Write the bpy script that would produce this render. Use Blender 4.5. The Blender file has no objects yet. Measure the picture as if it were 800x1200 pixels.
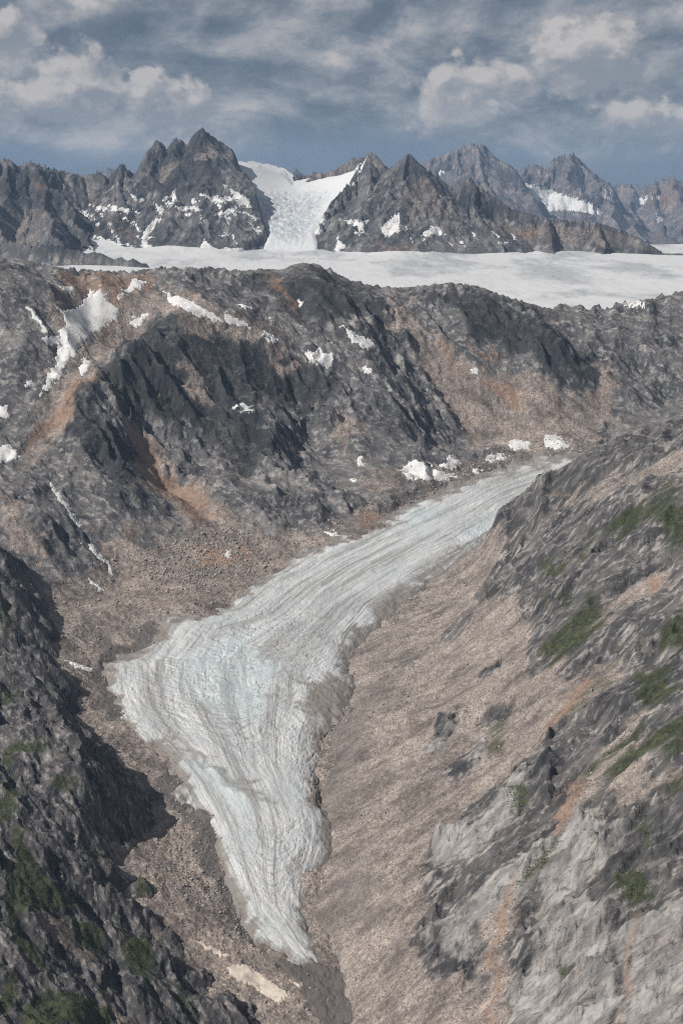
import bpy, math, random
import numpy as np

# ------------------------------------------------------------------ camera, sky, sun, exposure
H = 2000.0                     # camera altitude in metres
F = 1850.0                     # focal length in pixels of the 800 x 1200 photograph
PITCH = math.atan(370.0 / F)
CT, ST = math.cos(PITCH), math.sin(PITCH)
scene = bpy.context.scene
col = scene.collection

cam = bpy.data.cameras.new('camera')
cam.sensor_fit = 'VERTICAL'
cam.sensor_height = 36.0
cam.lens = 36.0 * F / 1200.0
cam.clip_start = 1.0
cam.clip_end = 120000.0
cam_o = bpy.data.objects.new('camera', cam)
cam_o.location = (0, 0, H)
cam_o.rotation_euler = (math.pi / 2 - PITCH, 0, 0)
col.objects.link(cam_o)
scene.camera = cam_o

SUN_EL = math.radians(42.0)
SUN_DIR = (-0.90, -0.43)       # horizontal direction towards the sun (from the left, a little behind the camera)
_n = math.hypot(*SUN_DIR)
SX, SY = SUN_DIR[0] / _n * math.cos(SUN_EL), SUN_DIR[1] / _n * math.cos(SUN_EL)
SZ = math.sin(SUN_EL)
sun = bpy.data.lights.new('sun', 'SUN')
sun.energy = 4.3
sun.angle = math.radians(0.53)
sun.color = (1.0, 0.965, 0.915)
sun_o = bpy.data.objects.new('sun', sun)
from mathutils import Vector
sun_o.rotation_euler = Vector((SX, SY, SZ)).to_track_quat('Z', 'Y').to_euler()
sun_o.location = (SX * 9000, 6000 + SY * 9000, SZ * 9000)
col.objects.link(sun_o)

scene.view_settings.view_transform = 'Standard'
scene.view_settings.look = 'None'
scene.view_settings.exposure = 0.5
scene.view_settings.gamma = 1.0
scene.view_settings.use_curve_mapping = False
scene.cycles.volume_bounces = 0
scene.cycles.max_bounces = 3
scene.cycles.diffuse_bounces = 2
scene.cycles.use_denoising = False
scene.cycles.filter_width = 1.1


class NT:
    """small helper around a node tree"""
    def __init__(self, tree):
        self.t = tree
        tree.nodes.clear()

    def n(self, kind, **kw):
        nd = self.t.nodes.new(kind)
        for k, v in kw.items():
            setattr(nd, k, v)
        return nd

    def put(self, sock, v):
        if v is None:
            return
        if hasattr(v, 'is_output'):
            self.t.links.new(v, sock)
        elif isinstance(v, (tuple, list)):
            sock.default_value = (*v, 1.0) if len(v) == 3 and sock.type == 'RGBA' else v
        else:
            sock.default_value = v

    def math(self, op, a, b=None, c=None, clamp=False):
        nd = self.n('ShaderNodeMath', operation=op, use_clamp=clamp)
        self.put(nd.inputs[0], a)
        self.put(nd.inputs[1], b)
        self.put(nd.inputs[2], c)
        return nd.outputs[0]

    def vmath(self, op, a, b=None):
        nd = self.n('ShaderNodeVectorMath', operation=op)
        self.put(nd.inputs[0], a)
        self.put(nd.inputs[1], b)
        return nd.outputs[1] if op in ('DOT_PRODUCT', 'LENGTH', 'DISTANCE') else nd.outputs[0]

    def mix(self, fac, a, b, blend='MIX'):
        nd = self.n('ShaderNodeMix', data_type='RGBA', blend_type=blend)
        self.put(nd.inputs[0], fac)
        self.put(nd.inputs[6], a)
        self.put(nd.inputs[7], b)
        return nd.outputs[2]

    def step(self, x, lo, hi):
        nd = self.n('ShaderNodeMapRange', interpolation_type='SMOOTHSTEP')
        self.put(nd.inputs[0], x)
        self.put(nd.inputs[1], lo)
        self.put(nd.inputs[2], hi)
        return nd.outputs[0]

    def noise(self, vec, scale, detail=4.0, rough=0.55, lac=2.0, dist=0.0):
        nd = self.n('ShaderNodeTexNoise')
        self.put(nd.inputs['Vector'], vec)
        nd.inputs['Scale'].default_value = scale
        nd.inputs['Detail'].default_value = detail
        nd.inputs['Roughness'].default_value = rough
        nd.inputs['Lacunarity'].default_value = lac
        nd.inputs['Distortion'].default_value = dist
        return nd.outputs[0]

    def sep(self, c):
        nd = self.n('ShaderNodeSeparateColor')
        self.put(nd.inputs[0], c)
        return nd.outputs

    def ramp(self, fac, stops):
        nd = self.n('ShaderNodeValToRGB')
        self.put(nd.inputs[0], fac)
        e = nd.color_ramp.elements
        while len(e) < len(stops):
            e.new(0.5)
        for el, (p, c) in zip(e, stops):
            el.position = p
            el.color = (*c, 1.0)
        return nd.outputs[0]


def px_dir(u, v):
    rx, up = (u - 400.0) / F, (600.0 - v) / F
    d = Vector((rx, CT + ST * up, -ST + CT * up))
    return d.normalized()


world = bpy.data.worlds.new('World')
scene.world = world
world.use_nodes = True
w = NT(world.node_tree)
sky = w.n('ShaderNodeTexSky', sky_type='NISHITA')
sky.sun_disc = False
sky.sun_elevation = SUN_EL
sky.sun_rotation = math.atan2(SX, SY)
sky.altitude = 1500.0
sky.air_density = 1.0
sky.dust_density = 0.6
sky.ozone_density = 1.5
bg1 = w.n('ShaderNodeBackground')
w.put(bg1.inputs[0], sky.outputs[0])
bg1.inputs[1].default_value = 0.057
tc = w.n('ShaderNodeTexCoord')
dirv = tc.outputs['Generated']
sv = w.vmath('MULTIPLY', dirv, (1.0, 1.0, 1.9))
svh = w.vmath('MULTIPLY', dirv, (1.0, 1.0, 1.35))
warp = w.noise(sv, 9.0, 3, 0.5)
sv2 = w.vmath('ADD', sv, w.vmath('MULTIPLY', w.math('SUBTRACT', warp, 0.5), (0.05, 0.05, 0.05)))
n_big = w.noise(sv2, 7.0, 7, 0.56)
n_mid = w.noise(w.vmath('ADD', sv2, (3.1, 1.7, 0.4)), 17.0, 9, 0.60)
# light picked up by cloud tops: compare the density with the density a little higher up
n_up = w.noise(w.vmath('ADD', sv2, (3.1 - 0.010, 1.7, 0.4 + 0.022)), 17.0, 9, 0.60)
relief = w.math('SUBTRACT', n_mid, n_up)
dens = w.math('ADD', w.math('MULTIPLY', n_big, 0.5), w.math('MULTIPLY', n_mid, 0.5))
cloud = w.ramp(dens, [(0.36, (0.115, 0.145, 0.187)), (0.46, (0.165, 0.189, 0.226)),
                      (0.53, (0.255, 0.266, 0.290)), (0.64, (0.42, 0.405, 0.40))])
cloud = w.mix(1.0, cloud, w.ramp(w.math('MULTIPLY_ADD', relief, 3.0, 0.5),
                                 [(0.1, (0.66, 0.70, 0.76)), (0.5, (1, 1, 1)), (0.9, (1.45, 1.36, 1.28))]), 'MULTIPLY')
# sunlit heaps of cumulus standing in front of the grey deck
heap, tops = None, None
for (u, v, r, k) in [(88, 100, 0.034, 1.35), (70, 118, 0.024, 1.1), (182, 116, 0.027, 1.3), (212, 126, 0.018, 1.1), (12, 38, 0.020, 1.3), (5, 112, 0.024, 0.8),
                     (690, 66, 0.034, 1.0), (655, 60, 0.024, .9), (720, 84, 0.024, .8), (722, 144, 0.028, 0.8), (768, 148, 0.024, 0.8), (540, 110, .045, .5), (600, 90, .03, .5)]:
    c_ = px_dir(u, v)
    d = w.vmath('MULTIPLY', w.vmath('SUBTRACT', dirv, tuple(c_)), (1.0, 1.0, 1.35))
    b = w.math('MULTIPLY', w.math('SUBTRACT', 1.0, w.math('DIVIDE', w.vmath('LENGTH', d), r * 1.2)), k)
    up_ = w.math('MULTIPLY', w.math('DIVIDE', w.vmath('DOT_PRODUCT', d, (-0.5, 0.0, 0.85)), r), w.math('MAXIMUM', b, 0.0))
    heap = b if heap is None else w.math('MAXIMUM', heap, b)
    tops = up_ if tops is None else w.math('ADD', tops, up_)
n_heap = w.noise(w.vmath('ADD', svh, (0.7, 2.2, 5.0)), 34.0, 7, 0.56)
n_heap2 = w.noise(w.vmath('ADD', svh, (0.7 - 0.005, 2.2, 5.0 + 0.012)), 34.0, 7, 0.56)
cell = w.n('ShaderNodeTexVoronoi', feature='F1')
w.put(cell.inputs['Vector'], w.vmath('ADD', svh, w.vmath('MULTIPLY', w.math('SUBTRACT', n_heap, 0.5), (0.03, 0.03, 0.03))))
cell.inputs['Scale'].default_value = 75.0
knob = w.math('SUBTRACT', 0.5, cell.outputs['Distance'])
hm = w.step(w.math('ADD', w.math('ADD', heap, w.math('MULTIPLY', knob, 0.35)), w.math('MULTIPLY', w.math('SUBTRACT', n_heap, 0.5), 1.9)), 0.12, 0.44)
hm = w.math('MULTIPLY', hm, w.step(heap, -0.5, 0.1))
hcol = w.ramp(w.math('ADD', w.math('MULTIPLY', knob, 0.35), w.math('MULTIPLY_ADD', w.math('SUBTRACT', n_heap, n_heap2), 3.0, w.math('MULTIPLY_ADD', tops, 1.1, 0.44))),
              [(0.15, (0.24, 0.25, 0.28)), (0.5, (0.38, 0.36, 0.36)), (0.9, (0.62, 0.56, 0.52))])
cloud = w.mix(w.math('MULTIPLY', hm, 0.85), cloud, hcol)
# the deck thins to clear slate-blue air just above the horizon, all the way round
zc = w.n('ShaderNodeSeparateXYZ')
w.put(zc.inputs[0], dirv)
low = w.step(w.math('ADD', zc.outputs[2], w.math('MULTIPLY', w.math('SUBTRACT', n_big, 0.5), 0.07)), 0.052, 0.018)
cloud = w.mix(w.math('MULTIPLY', low, 0.85), cloud, (0.092, 0.135, 0.200))
bg2 = w.n('ShaderNodeBackground')
w.put(bg2.inputs[0], cloud)
bg2.inputs[1].default_value = 0.70
cover = w.step(n_big, 0.66, 0.60)
mixs = w.n('ShaderNodeMixShader')
w.put(mixs.inputs[0], 0.9)
w.put(mixs.inputs[1], bg1.outputs[0])
w.put(mixs.inputs[2], bg2.outputs[0])
wo = w.n('ShaderNodeOutputWorld')
w.put(wo.inputs[0], mixs.outputs[0])

# ------------------------------------------------------------------ numeric helpers
f4 = np.float32


def proj(x, y, z):
    zc = z - H
    d = np.maximum(y * CT - zc * ST, 1.0)
    return 400.0 + F * x / d, 600.0 - F * (y * ST + zc * CT) / d


def P(u, v, Y):
    rx, up = (u - 400.0) / F, (600.0 - v) / F
    k = Y / (CT + ST * up)
    return (rx * k, Y, H + (-ST + CT * up) * k)


rng = np.random.default_rng(11)
_perm = rng.integers(0, 1 << 30, 65536).astype(np.int64)
_ang = rng.random(1024) * 2 * np.pi
_gx, _gy = np.cos(_ang).astype(f4), np.sin(_ang).astype(f4)
_rnd = rng.random((65536, 4)).astype(f4)


def hsh(ix, iy, seed):
    return ((ix * 374761393 + iy * 668265263 + seed * 974711) ^ ((ix * 1274126177) >> 7) ^ ((iy * 2246822519) >> 9)) & 65535


def perlin(x, y, seed=0):
    fx, fy = np.floor(x), np.floor(y)
    ix, iy = fx.astype(np.int64), fy.astype(np.int64)
    x, y = (x - fx).astype(f4), (y - fy).astype(f4)
    sx, sy = x * x * x * (x * (x * 6 - 15) + 10), y * y * y * (y * (y * 6 - 15) + 10)

    def g(i, j):
        h = _perm[hsh(ix + i, iy + j, seed)] & 1023
        return _gx[h] * (x - i) + _gy[h] * (y - j)
    a = g(0, 0)
    a += sx * (g(1, 0) - a)
    b = g(0, 1)
    b += sx * (g(1, 1) - b)
    return (a + sy * (b - a)) * 1.5


def fbm(x, y, wl, octv=5, gain=0.5, seed=0):
    s, a = np.zeros(x.shape, f4), 1.0
    for o in range(octv):
        s += a * perlin(x / wl, y / wl, seed + o)
        wl *= 0.49
        a *= gain
    return s


def ridged(x, y, wl, octv=5, gain=0.5, seed=0):
    s, a, wgt = np.zeros(x.shape, f4), 1.0, 1.0
    for o in range(octv):
        n = 1.0 - np.abs(perlin(x / wl, y / wl, seed + o)) * 1.6
        n = n * np.abs(n) * wgt
        s += a * (n - 0.45)
        wgt = np.clip(n * 1.5, 0.15, 1)
        wl *= 0.48
        a *= gain
    return s


def facet(x, y, wl, seed=0, tilt=0.9, stepa=0.35, soft_e=0.16):
    """blocky broken rock: every Voronoi cell is a plane with a tilt and a level of its own"""
    x, y = x / wl, y / wl
    fx, fy = np.floor(x).astype(np.int64), np.floor(y).astype(np.int64)
    best = np.full(x.shape, 9.0, f4)
    best2 = np.full(x.shape, 9.0, f4)
    out = np.zeros(x.shape, f4)
    out2 = np.zeros(x.shape, f4)
    for i in (-1, 0, 1):
        for j in (-1, 0, 1):
            h = _perm[hsh(fx + i, fy + j, seed)] & 65535
            r = _rnd[h]
            dx = (x - (fx + i) - r[..., 0]).astype(f4)
            dy = (y - (fy + j) - r[..., 1]).astype(f4)
            d = dx * dx + dy * dy
            hv = tilt * ((r[..., 2] - 0.5) * 2 * dx + (r[..., 3] - 0.5) * 2 * dy) + (r[..., 2] + r[..., 1] - 1) * stepa
            m = d < best
            m2 = d < best2
            out2 = np.where(m, out, np.where(m2, hv, out2))
            best2 = np.where(m, best, np.where(m2, d, best2))
            out = np.where(m, hv, out)
            best = np.where(m, d, best)
    t = np.clip((np.sqrt(best2) - np.sqrt(best)) / max(soft_e, 1e-3), 0, 1) * 0.5 + 0.5
    return out * t + out2 * (1 - t)


def gullies(x, y, gx, gy, wl, octv=4, gain=0.5, seed=0, sharp=True):
    """erosion-like furrows that run down the fall line and branch"""
    s, a = np.zeros(x.shape, f4), 1.0
    gx, gy = gx.astype(f4).copy(), gy.astype(f4).copy()
    for o in range(octv):
        L = np.sqrt(gx * gx + gy * gy) + 1e-4
        px, py = -gy / L, gx / L
        X, Y = x / wl, y / wl
        fx, fy = np.floor(X).astype(np.int64), np.floor(Y).astype(np.int64)
        num, den, der = np.zeros(x.shape, f4), np.full(x.shape, 1e-3, f4), np.zeros(x.shape, f4)
        for i in (-1, 0, 1):
            for j in (-1, 0, 1):
                r = _rnd[_perm[hsh(fx + i, fy + j, seed + o * 7)] & 65535]
                dx = (X - (fx + i) - r[..., 0]).astype(f4)
                dy = (Y - (fy + j) - r[..., 1]).astype(f4)
                wgt = np.exp(-3.0 * (dx * dx + dy * dy))
                ph = (dx * px + dy * py) * (2 * np.pi) + r[..., 2] * 2.0
                num += wgt * np.cos(ph)
                der -= wgt * np.sin(ph)
                den += wgt
        hgt = num / den
        der = der / den * (2 * np.pi)
        if sharp:
            s += a * (0.45 - np.abs(hgt - 0.1))
        else:
            s += a * hgt
        gx += 0.20 * der * px
        gy += 0.20 * der * py
        wl *= 0.47
        a *= gain
    return s


class TPS:
    def __init__(self, pts, lam=1e-4):
        p = np.array(pts, float)
        self.c = p[:, :2] / 1000.0
        n = len(p)
        d2 = ((self.c[:, None] - self.c[None]) ** 2).sum(-1)
        K = 0.5 * d2 * np.log(d2 + 1e-9) + lam * np.eye(n)
        A = np.zeros((n + 3, n + 3))
        A[:n, :n] = K
        A[:n, n] = 1
        A[:n, n + 1:] = self.c
        A[n:, :n] = A[:n, n:].T
        self.w = np.linalg.solve(A, np.concatenate([p[:, 2], [0, 0, 0]])).astype(f4)

    def __call__(self, x, y):
        X, Y = (x / 1000.0).astype(f4), (y / 1000.0).astype(f4)
        n = len(self.c)
        s = self.w[n] + self.w[n + 1] * X + self.w[n + 2] * Y
        for i in range(n):
            d2 = (X - f4(self.c[i, 0])) ** 2 + (Y - f4(self.c[i, 1])) ** 2
            s += (0.5 * self.w[i]) * d2 * np.log(d2 + f4(1e-9))
        return s


def sdf(poly, u, v):
    """signed distance (pixels, inside positive) to a polygon, only near its bounding box"""
    poly = np.array(poly, float)
    x0, y0 = poly.min(0) - 40
    x1, y1 = poly.max(0) + 40
    out = np.full(u.shape, -40.0, f4)
    m = (u > x0) & (u < x1) & (v > y0) & (v < y1)
    if not m.any():
        return out
    a, b = u[m].astype(f4), v[m].astype(f4)
    best = np.full(a.shape, 1e9, f4)
    ins = np.zeros(a.shape, bool)
    for k in range(len(poly)):
        (ax, ay), (bx, by) = poly[k], poly[(k + 1) % len(poly)]
        ex, ey = bx - ax, by - ay
        t = np.clip(((a - ax) * ex + (b - ay) * ey) / (ex * ex + ey * ey + 1e-9), 0, 1)
        best = np.minimum(best, (a - ax - t * ex) ** 2 + (b - ay - t * ey) ** 2)
        if ay != by:
            c = ((ay > b) != (by > b)) & (a < ex * (b - ay) / ey + ax)
            ins ^= c
    d = np.sqrt(best)
    out[m] = np.where(ins, d, -d)
    return out


def sm(x, lo, hi):
    t = np.clip((x - lo) / (hi - lo), 0, 1)
    return t * t * (3 - 2 * t)


def soft(polys, u, v, feather=8.0, jit=None):
    """union of polygons as a 0..1 mask with ragged feathered edges"""
    m = np.zeros(u.shape, f4)
    uu, vv = (u, v) if jit is None else (u + jit[0], v + jit[1])
    for p in polys:
        m = np.maximum(m, sm(sdf(p, uu, vv), -feather, feather))
    return m


def dist_poly(pl, x, y):
    """distance to an open polyline in the ground plane and the arc length of the nearest point"""
    best, arc, acc = np.full(x.shape, 1e18, f4), np.zeros(x.shape, f4), 0.0
    for (a, b) in zip(pl[:-1], pl[1:]):
        ex, ey = b[0] - a[0], b[1] - a[1]
        L = math.hypot(ex, ey)
        t = np.clip(((x - a[0]) * ex + (y - a[1]) * ey) / (L * L + 1e-9), 0, 1)
        d = (x - a[0] - t * ex) ** 2 + (y - a[1] - t * ey) ** 2
        m = d < best
        best = np.where(m, d, best)
        arc = np.where(m, acc + t * L, arc)
        acc += L
    return np.sqrt(best), arc


def tag(o, label=None, cat=None, group=None, kind=None):
    for k, v in (('label', label), ('category', cat), ('group', group), ('kind', kind)):
        if v:
            o[k] = v
    return o


def mesh_np(name, V, Q, mat, attrs=None, smooth=True):
    """mesh object from vertices (n,3) and quads or triangles (m,k)"""
    me = bpy.data.meshes.new(name)
    k = Q.shape[1]
    me.vertices.add(len(V))
    me.vertices.foreach_set('co', V.astype(f4).ravel())
    me.loops.add(Q.size)
    me.loops.foreach_set('vertex_index', Q.astype(np.int32).ravel())
    me.polygons.add(len(Q))
    me.polygons.foreach_set('loop_start', np.arange(0, Q.size, k, dtype=np.int32))
    me.polygons.foreach_set('use_smooth', np.full(len(Q), smooth))
    for an, av in (attrs or {}).items():
        if av.ndim == 1:
            at = me.attributes.new(an, 'FLOAT', 'POINT')
            at.data.foreach_set('value', av.astype(f4))
        else:
            at = me.attributes.new(an, 'FLOAT_COLOR', 'POINT')
            at.data.foreach_set('color', av.astype(f4).ravel())
    me.update(calc_edges=True)
    me.materials.append(mat)
    o = bpy.data.objects.new(name, me)
    col.objects.link(o)
    return o


def quads(nr, nc):
    i = np.arange(nr * nc, dtype=np.int32).reshape(nr, nc)
    return np.stack([i[:-1, :-1], i[:-1, 1:], i[1:, 1:], i[1:, :-1]], -1).reshape(-1, 4)


def compact(V, Q, attrs):
    used = np.zeros(len(V), bool)
    used[Q.ravel()] = True
    idx = np.cumsum(used) - 1
    return V[used], idx[Q], {k: a[used] for k, a in attrs.items()}


def fan(t0, t1, nc, rows, wl=0.0, wr=0.0):
    """ground-plane grid whose spacing grows with distance"""
    ys = np.concatenate([np.linspace(a, b, n, endpoint=(k == len(rows) - 1)) for k, (a, b, n) in enumerate(rows)])
    t = np.linspace(t0, t1, nc)
    if wl:                       # coarser wings outside the part that faces the camera
        t = np.concatenate([np.linspace(t0 - wl, t0, 26)[:-1], t])
    if wr:
        t = np.concatenate([t, np.linspace(t1, t1 + wr, 26)[1:]])
    Y = np.repeat(ys[:, None], len(t), 1)
    return (Y * t[None]).astype(np.float64), Y


def qmask(m):
    """a face survives when any corner is in the mask"""
    return (m[:-1, :-1] | m[:-1, 1:] | m[1:, 1:] | m[1:, :-1]).ravel()


def grad(z, x, y):
    ys = y[:, 0]
    t = (x / y)[0]
    dzdx = np.gradient(z, t, axis=1) / y
    dzdy = np.gradient(z, ys, axis=0) - dzdx * t[None]
    return dzdx.astype(f4), dzdy.astype(f4)


def fit_skyline(X, Y, Z, target, y0, y1, width, win=9, ulim=(-1e9, 1e9)):
    """raise or lower the crest zone of a mountain so that its crest follows a surveyed line"""
    tu, tv = np.array(target, float).T
    ker = np.hanning(win + 2)[1:-1]
    ker /= ker.sum()
    for _ in range(3):
        U, V = proj(X, Y, Z)
        Vm = np.where((Y >= y0) & (Y <= y1), V, 1e9)
        r = Vm.argmin(0)
        c = np.arange(X.shape[1])
        um, vm, ym = U[r, c], V[r, c], Y[r, c]
        dz = (vm - np.interp(um, tu, tv)) * ym / F * sm(um, ulim[0], ulim[0] + 30) * sm(-um, -ulim[1] - 30, -ulim[1])
        dz = np.convolve(np.pad(dz, win // 2, mode='edge'), ker, 'valid')
        ym = np.convolve(np.pad(ym, win // 2, mode='edge'), ker, 'valid')
        Z = Z + dz[None] * np.exp(-((Y - ym[None]) / width) ** 2)
    return Z.astype(f4)


# ------------------------------------------------------------------ materials
def bsdf_out(nt, color, rough, bump=None, bump_dist=1.0, bump_str=0.6, spec=0.2):
    p = nt.n('ShaderNodeBsdfPrincipled')
    nt.put(p.inputs['Base Color'], color)
    nt.put(p.inputs['Roughness'], rough)
    p.inputs['Specular IOR Level'].default_value = spec
    if bump is not None:
        b = nt.n('ShaderNodeBump')
        b.inputs['Strength'].default_value = bump_str
        b.inputs['Distance'].default_value = bump_dist
        nt.put(b.inputs['Height'], bump)
        nt.put(p.inputs['Normal'], b.outputs[0])
    o = nt.n('ShaderNodeOutputMaterial')
    nt.put(o.inputs[0], p.outputs[0])
    return p


def terrain_mat(name, scale, rockA, rockB, rockC, scree, strata=(1, 1, 1), dust=0.5):
    """rock, scree, rust, grass and pale slabs mixed by what covers the ground at each place"""
    m = bpy.data.materials.new(name)
    m.use_nodes = True
    q = NT(m.node_tree)
    tcn = q.n('ShaderNodeTexCoord')
    pos = q.vmath('SCALE', tcn.outputs['Object'])
    pos.node.inputs['Scale'].default_value = 1.0 / scale
    lay = q.n('ShaderNodeAttribute', attribute_name='lay').outputs['Vector']
    lay = q.vmath('SCALE', lay)
    lay.node.inputs['Scale'].default_value = 1.0 / scale
    n1 = q.noise(pos, 0.016, 5, 0.6)
    n2 = q.noise(pos, 0.11, 5, 0.62)
    n3 = q.noise(lay, 0.085, 6, 0.66)
    n4 = q.noise(pos, 0.30, 3, 0.6)
    n5 = q.noise(lay, 0.022, 4, 0.6)
    wn = q.n('ShaderNodeTexNoise')
    q.put(wn.inputs['Vector'], pos)
    wn.inputs['Scale'].default_value = 0.06
    wrp = q.vmath('ADD', q.vmath('MULTIPLY', lay, (0.5, 1.0, 1.0)), q.vmath('MULTIPLY', wn.outputs[1], (7.0, 7.0, 0.0)))
    vo = q.n('ShaderNodeTexVoronoi', feature='DISTANCE_TO_EDGE')
    q.put(vo.inputs['Vector'], wrp)
    vo.inputs['Scale'].default_value = 0.075
    vb = q.n('ShaderNodeTexVoronoi', feature='F1')
    q.put(vb.inputs['Vector'], wrp)
    vb.inputs['Scale'].default_value = 0.036
    vb.inputs['Detail'].default_value = 1.0
    slab = q.sep(vb.outputs['Color'])[0]
    crack = q.math('MULTIPLY', q.step(vo.outputs['Distance'], 0.07, 0.01), q.step(q.math('ADD', q.math('MULTIPLY', n2, 0.5), q.math('MULTIPLY', n5, 0.5)), 0.48, 0.60))
    a1 = q.n('ShaderNodeAttribute', attribute_name='cover')
    a2 = q.n('ShaderNodeAttribute', attribute_name='stain')
    c1 = q.sep(a1.outputs['Color'])
    c2 = q.sep(a2.outputs['Color'])

    def m_(x, lo=0.25, hi=0.78, k=0.9):
        return q.step(q.math('ADD', x, q.math('MULTIPLY', q.math('SUBTRACT', q.math('ADD', q.math('MULTIPLY', n2, 0.55), q.math('MULTIPLY', n1, 0.45)), 0.5), k)), lo, hi)
    rock = q.mix(q.step(q.math('ADD', q.math('MULTIPLY', n1, 0.5), q.math('MULTIPLY', n5, 0.5)), 0.42, 0.60), rockA, rockB)
    rock = q.mix(q.step(q.math('ADD', q.math('MULTIPLY', n3, 0.78), q.math('MULTIPLY', n2, 0.22)), 0.48, 0.62), rock, rockC)
    rock = q.mix(1.0, rock, q.ramp(slab, [(0.0, (0.72, 0.72, 0.74)), (0.5, (1, 1, 1)), (1.0, (1.34, 1.32, 1.30))]), 'MULTIPLY')
    # pale fresh slabs and dark lichen
    rock = q.mix(q.math('MULTIPLY', m_(c2[0], 0.25, 0.95, 1.2), 0.75), rock,
                 q.mix(q.math('ADD', q.math('MULTIPLY', slab, 0.55), q.math('MULTIPLY', q.step(n3, 0.36, 0.62), 0.45)), (0.150, 0.143, 0.137), (0.37, 0.35, 0.33)))
    rock = q.mix(q.math('MULTIPLY', q.step(q.math('ADD', c2[1], q.math('MULTIPLY', q.math('SUBTRACT', n2, 0.5), 0.8)), 0.2, 0.9), 0.8), rock, (0.040, 0.041, 0.042))
    rock = q.mix(q.math('MULTIPLY', crack, 0.5), rock, (0.035, 0.034, 0.034))
    # grit that lies on ledges
    geo = q.n('ShaderNodeNewGeometry')
    nz = q.n('ShaderNodeSeparateXYZ')
    q.put(nz.inputs[0], geo.outputs['True Normal'])
    ledge = q.step(q.math('ADD', nz.outputs[2], q.math('MULTIPLY', q.math('SUBTRACT', n2, 0.5), 0.5)), 0.78, 0.95)
    rock = q.mix(q.math('MULTIPLY', ledge, dust), rock, q.mix(0.35, scree, rockB))
    sc = q.mix(q.step(n1, 0.3, 0.7), tuple(x * 0.80 for x in scree), tuple(min(1, x * 1.10) for x in scree))
    grit = q.math('ADD', q.math('MULTIPLY', n4, 0.55), q.math('MULTIPLY', n2, 0.45))
    sc = q.mix(1.0, sc, q.ramp(grit, [(0.34, (0.50, 0.50, 0.52)), (0.5, (1, 1, 1)), (0.64, (1.50, 1.44, 1.38))]), 'MULTIPLY')
    sc = q.mix(1.0, sc, q.ramp(q.math('ADD', q.math('MULTIPLY', n5, 0.65), q.math('MULTIPLY', n3, 0.35)), [(0.40, (0.68, 0.67, 0.67)), (0.5, (1, 1, 1)), (0.60, (1.22, 1.20, 1.18))]), 'MULTIPLY')
    stn = q.n('ShaderNodeTexVoronoi', feature='F1')
    q.put(stn.inputs['Vector'], pos)
    stn.inputs['Scale'].default_value = 0.24
    rs_ = q.sep(stn.outputs['Color'])
    lump = q.math('MULTIPLY', q.step(stn.outputs['Distance'], 0.48, 0.30), q.step(q.math('ADD', q.math('MULTIPLY', n1, 0.5), q.math('MULTIPLY', n5, 0.5)), 0.42, 0.56))
    sc = q.mix(q.math('MULTIPLY', q.math('MULTIPLY', lump, q.step(rs_[0], 0.70, 0.76)), 0.75), sc, tuple(min(1, x * 1.75) for x in scree))
    sc = q.mix(q.math('MULTIPLY', q.math('MULTIPLY', lump, q.step(rs_[1], 0.72, 0.78)), 0.7), sc, tuple(x * 0.36 for x in scree))
    sc = q.mix(q.step(c2[2], 0.2, 0.9), sc, (0.135, 0.122, 0.114))
    c = q.mix(m_(c1[0]), rock, sc)
    rust = q.mix(q.step(n2, 0.4, 0.62), (0.235, 0.140, 0.090), (0.285, 0.195, 0.140))
    c = q.mix(q.math('MULTIPLY', m_(c1[1], 0.25, 1.0, 1.3), 0.75), c, rust)
    grass = q.mix(q.step(n2, 0.36, 0.64), (0.036, 0.042, 0.020), (0.072, 0.082, 0.036))
    c = q.mix(q.math('MULTIPLY', m_(c1[2], 0.30, 0.85, 1.7), 0.85), c, grass)
    gm = q.n('ShaderNodeGamma')
    q.put(gm.inputs[0], c)
    gm.inputs[1].default_value = 1.22
    c = q.mix(1.0, gm.outputs[0], (1.16, 1.165, 1.18), 'MULTIPLY')
    fine = q.math('ADD', q.math('MULTIPLY', n2, 3.0), q.math('ADD', q.math('MULTIPLY', n3, 2.5), q.math('SUBTRACT', n4, q.math('MULTIPLY', crack, 0.8))))
    bsdf_out(q, c, 0.92, fine, 1.6 * scale, 0.75, 0.15)
    return m


def snow_mat(name, base=(0.54, 0.533, 0.522), dirty=(0.34, 0.318, 0.295), k=1.0):
    m = bpy.data.materials.new(name)
    m.use_nodes = True
    q = NT(m.node_tree)
    tcn = q.n('ShaderNodeTexCoord')
    pos = tcn.outputs['Object']
    n1 = q.noise(pos, 0.02 / k, 6, 0.62)
    n2 = q.noise(pos, 0.16 / k, 4, 0.6)
    d = q.step(q.math('ADD', q.math('MULTIPLY', n1, 0.7), q.math('MULTIPLY', n2, 0.3)), 0.46, 0.62)
    c = q.mix(q.math('MULTIPLY', d, 0.8), base, dirty)
    bsdf_out(q, c, 0.75, q.math('ADD', n2, q.math('MULTIPLY', n1, 3)), 2.0 * k, 0.5, 0.3)
    return m


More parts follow.
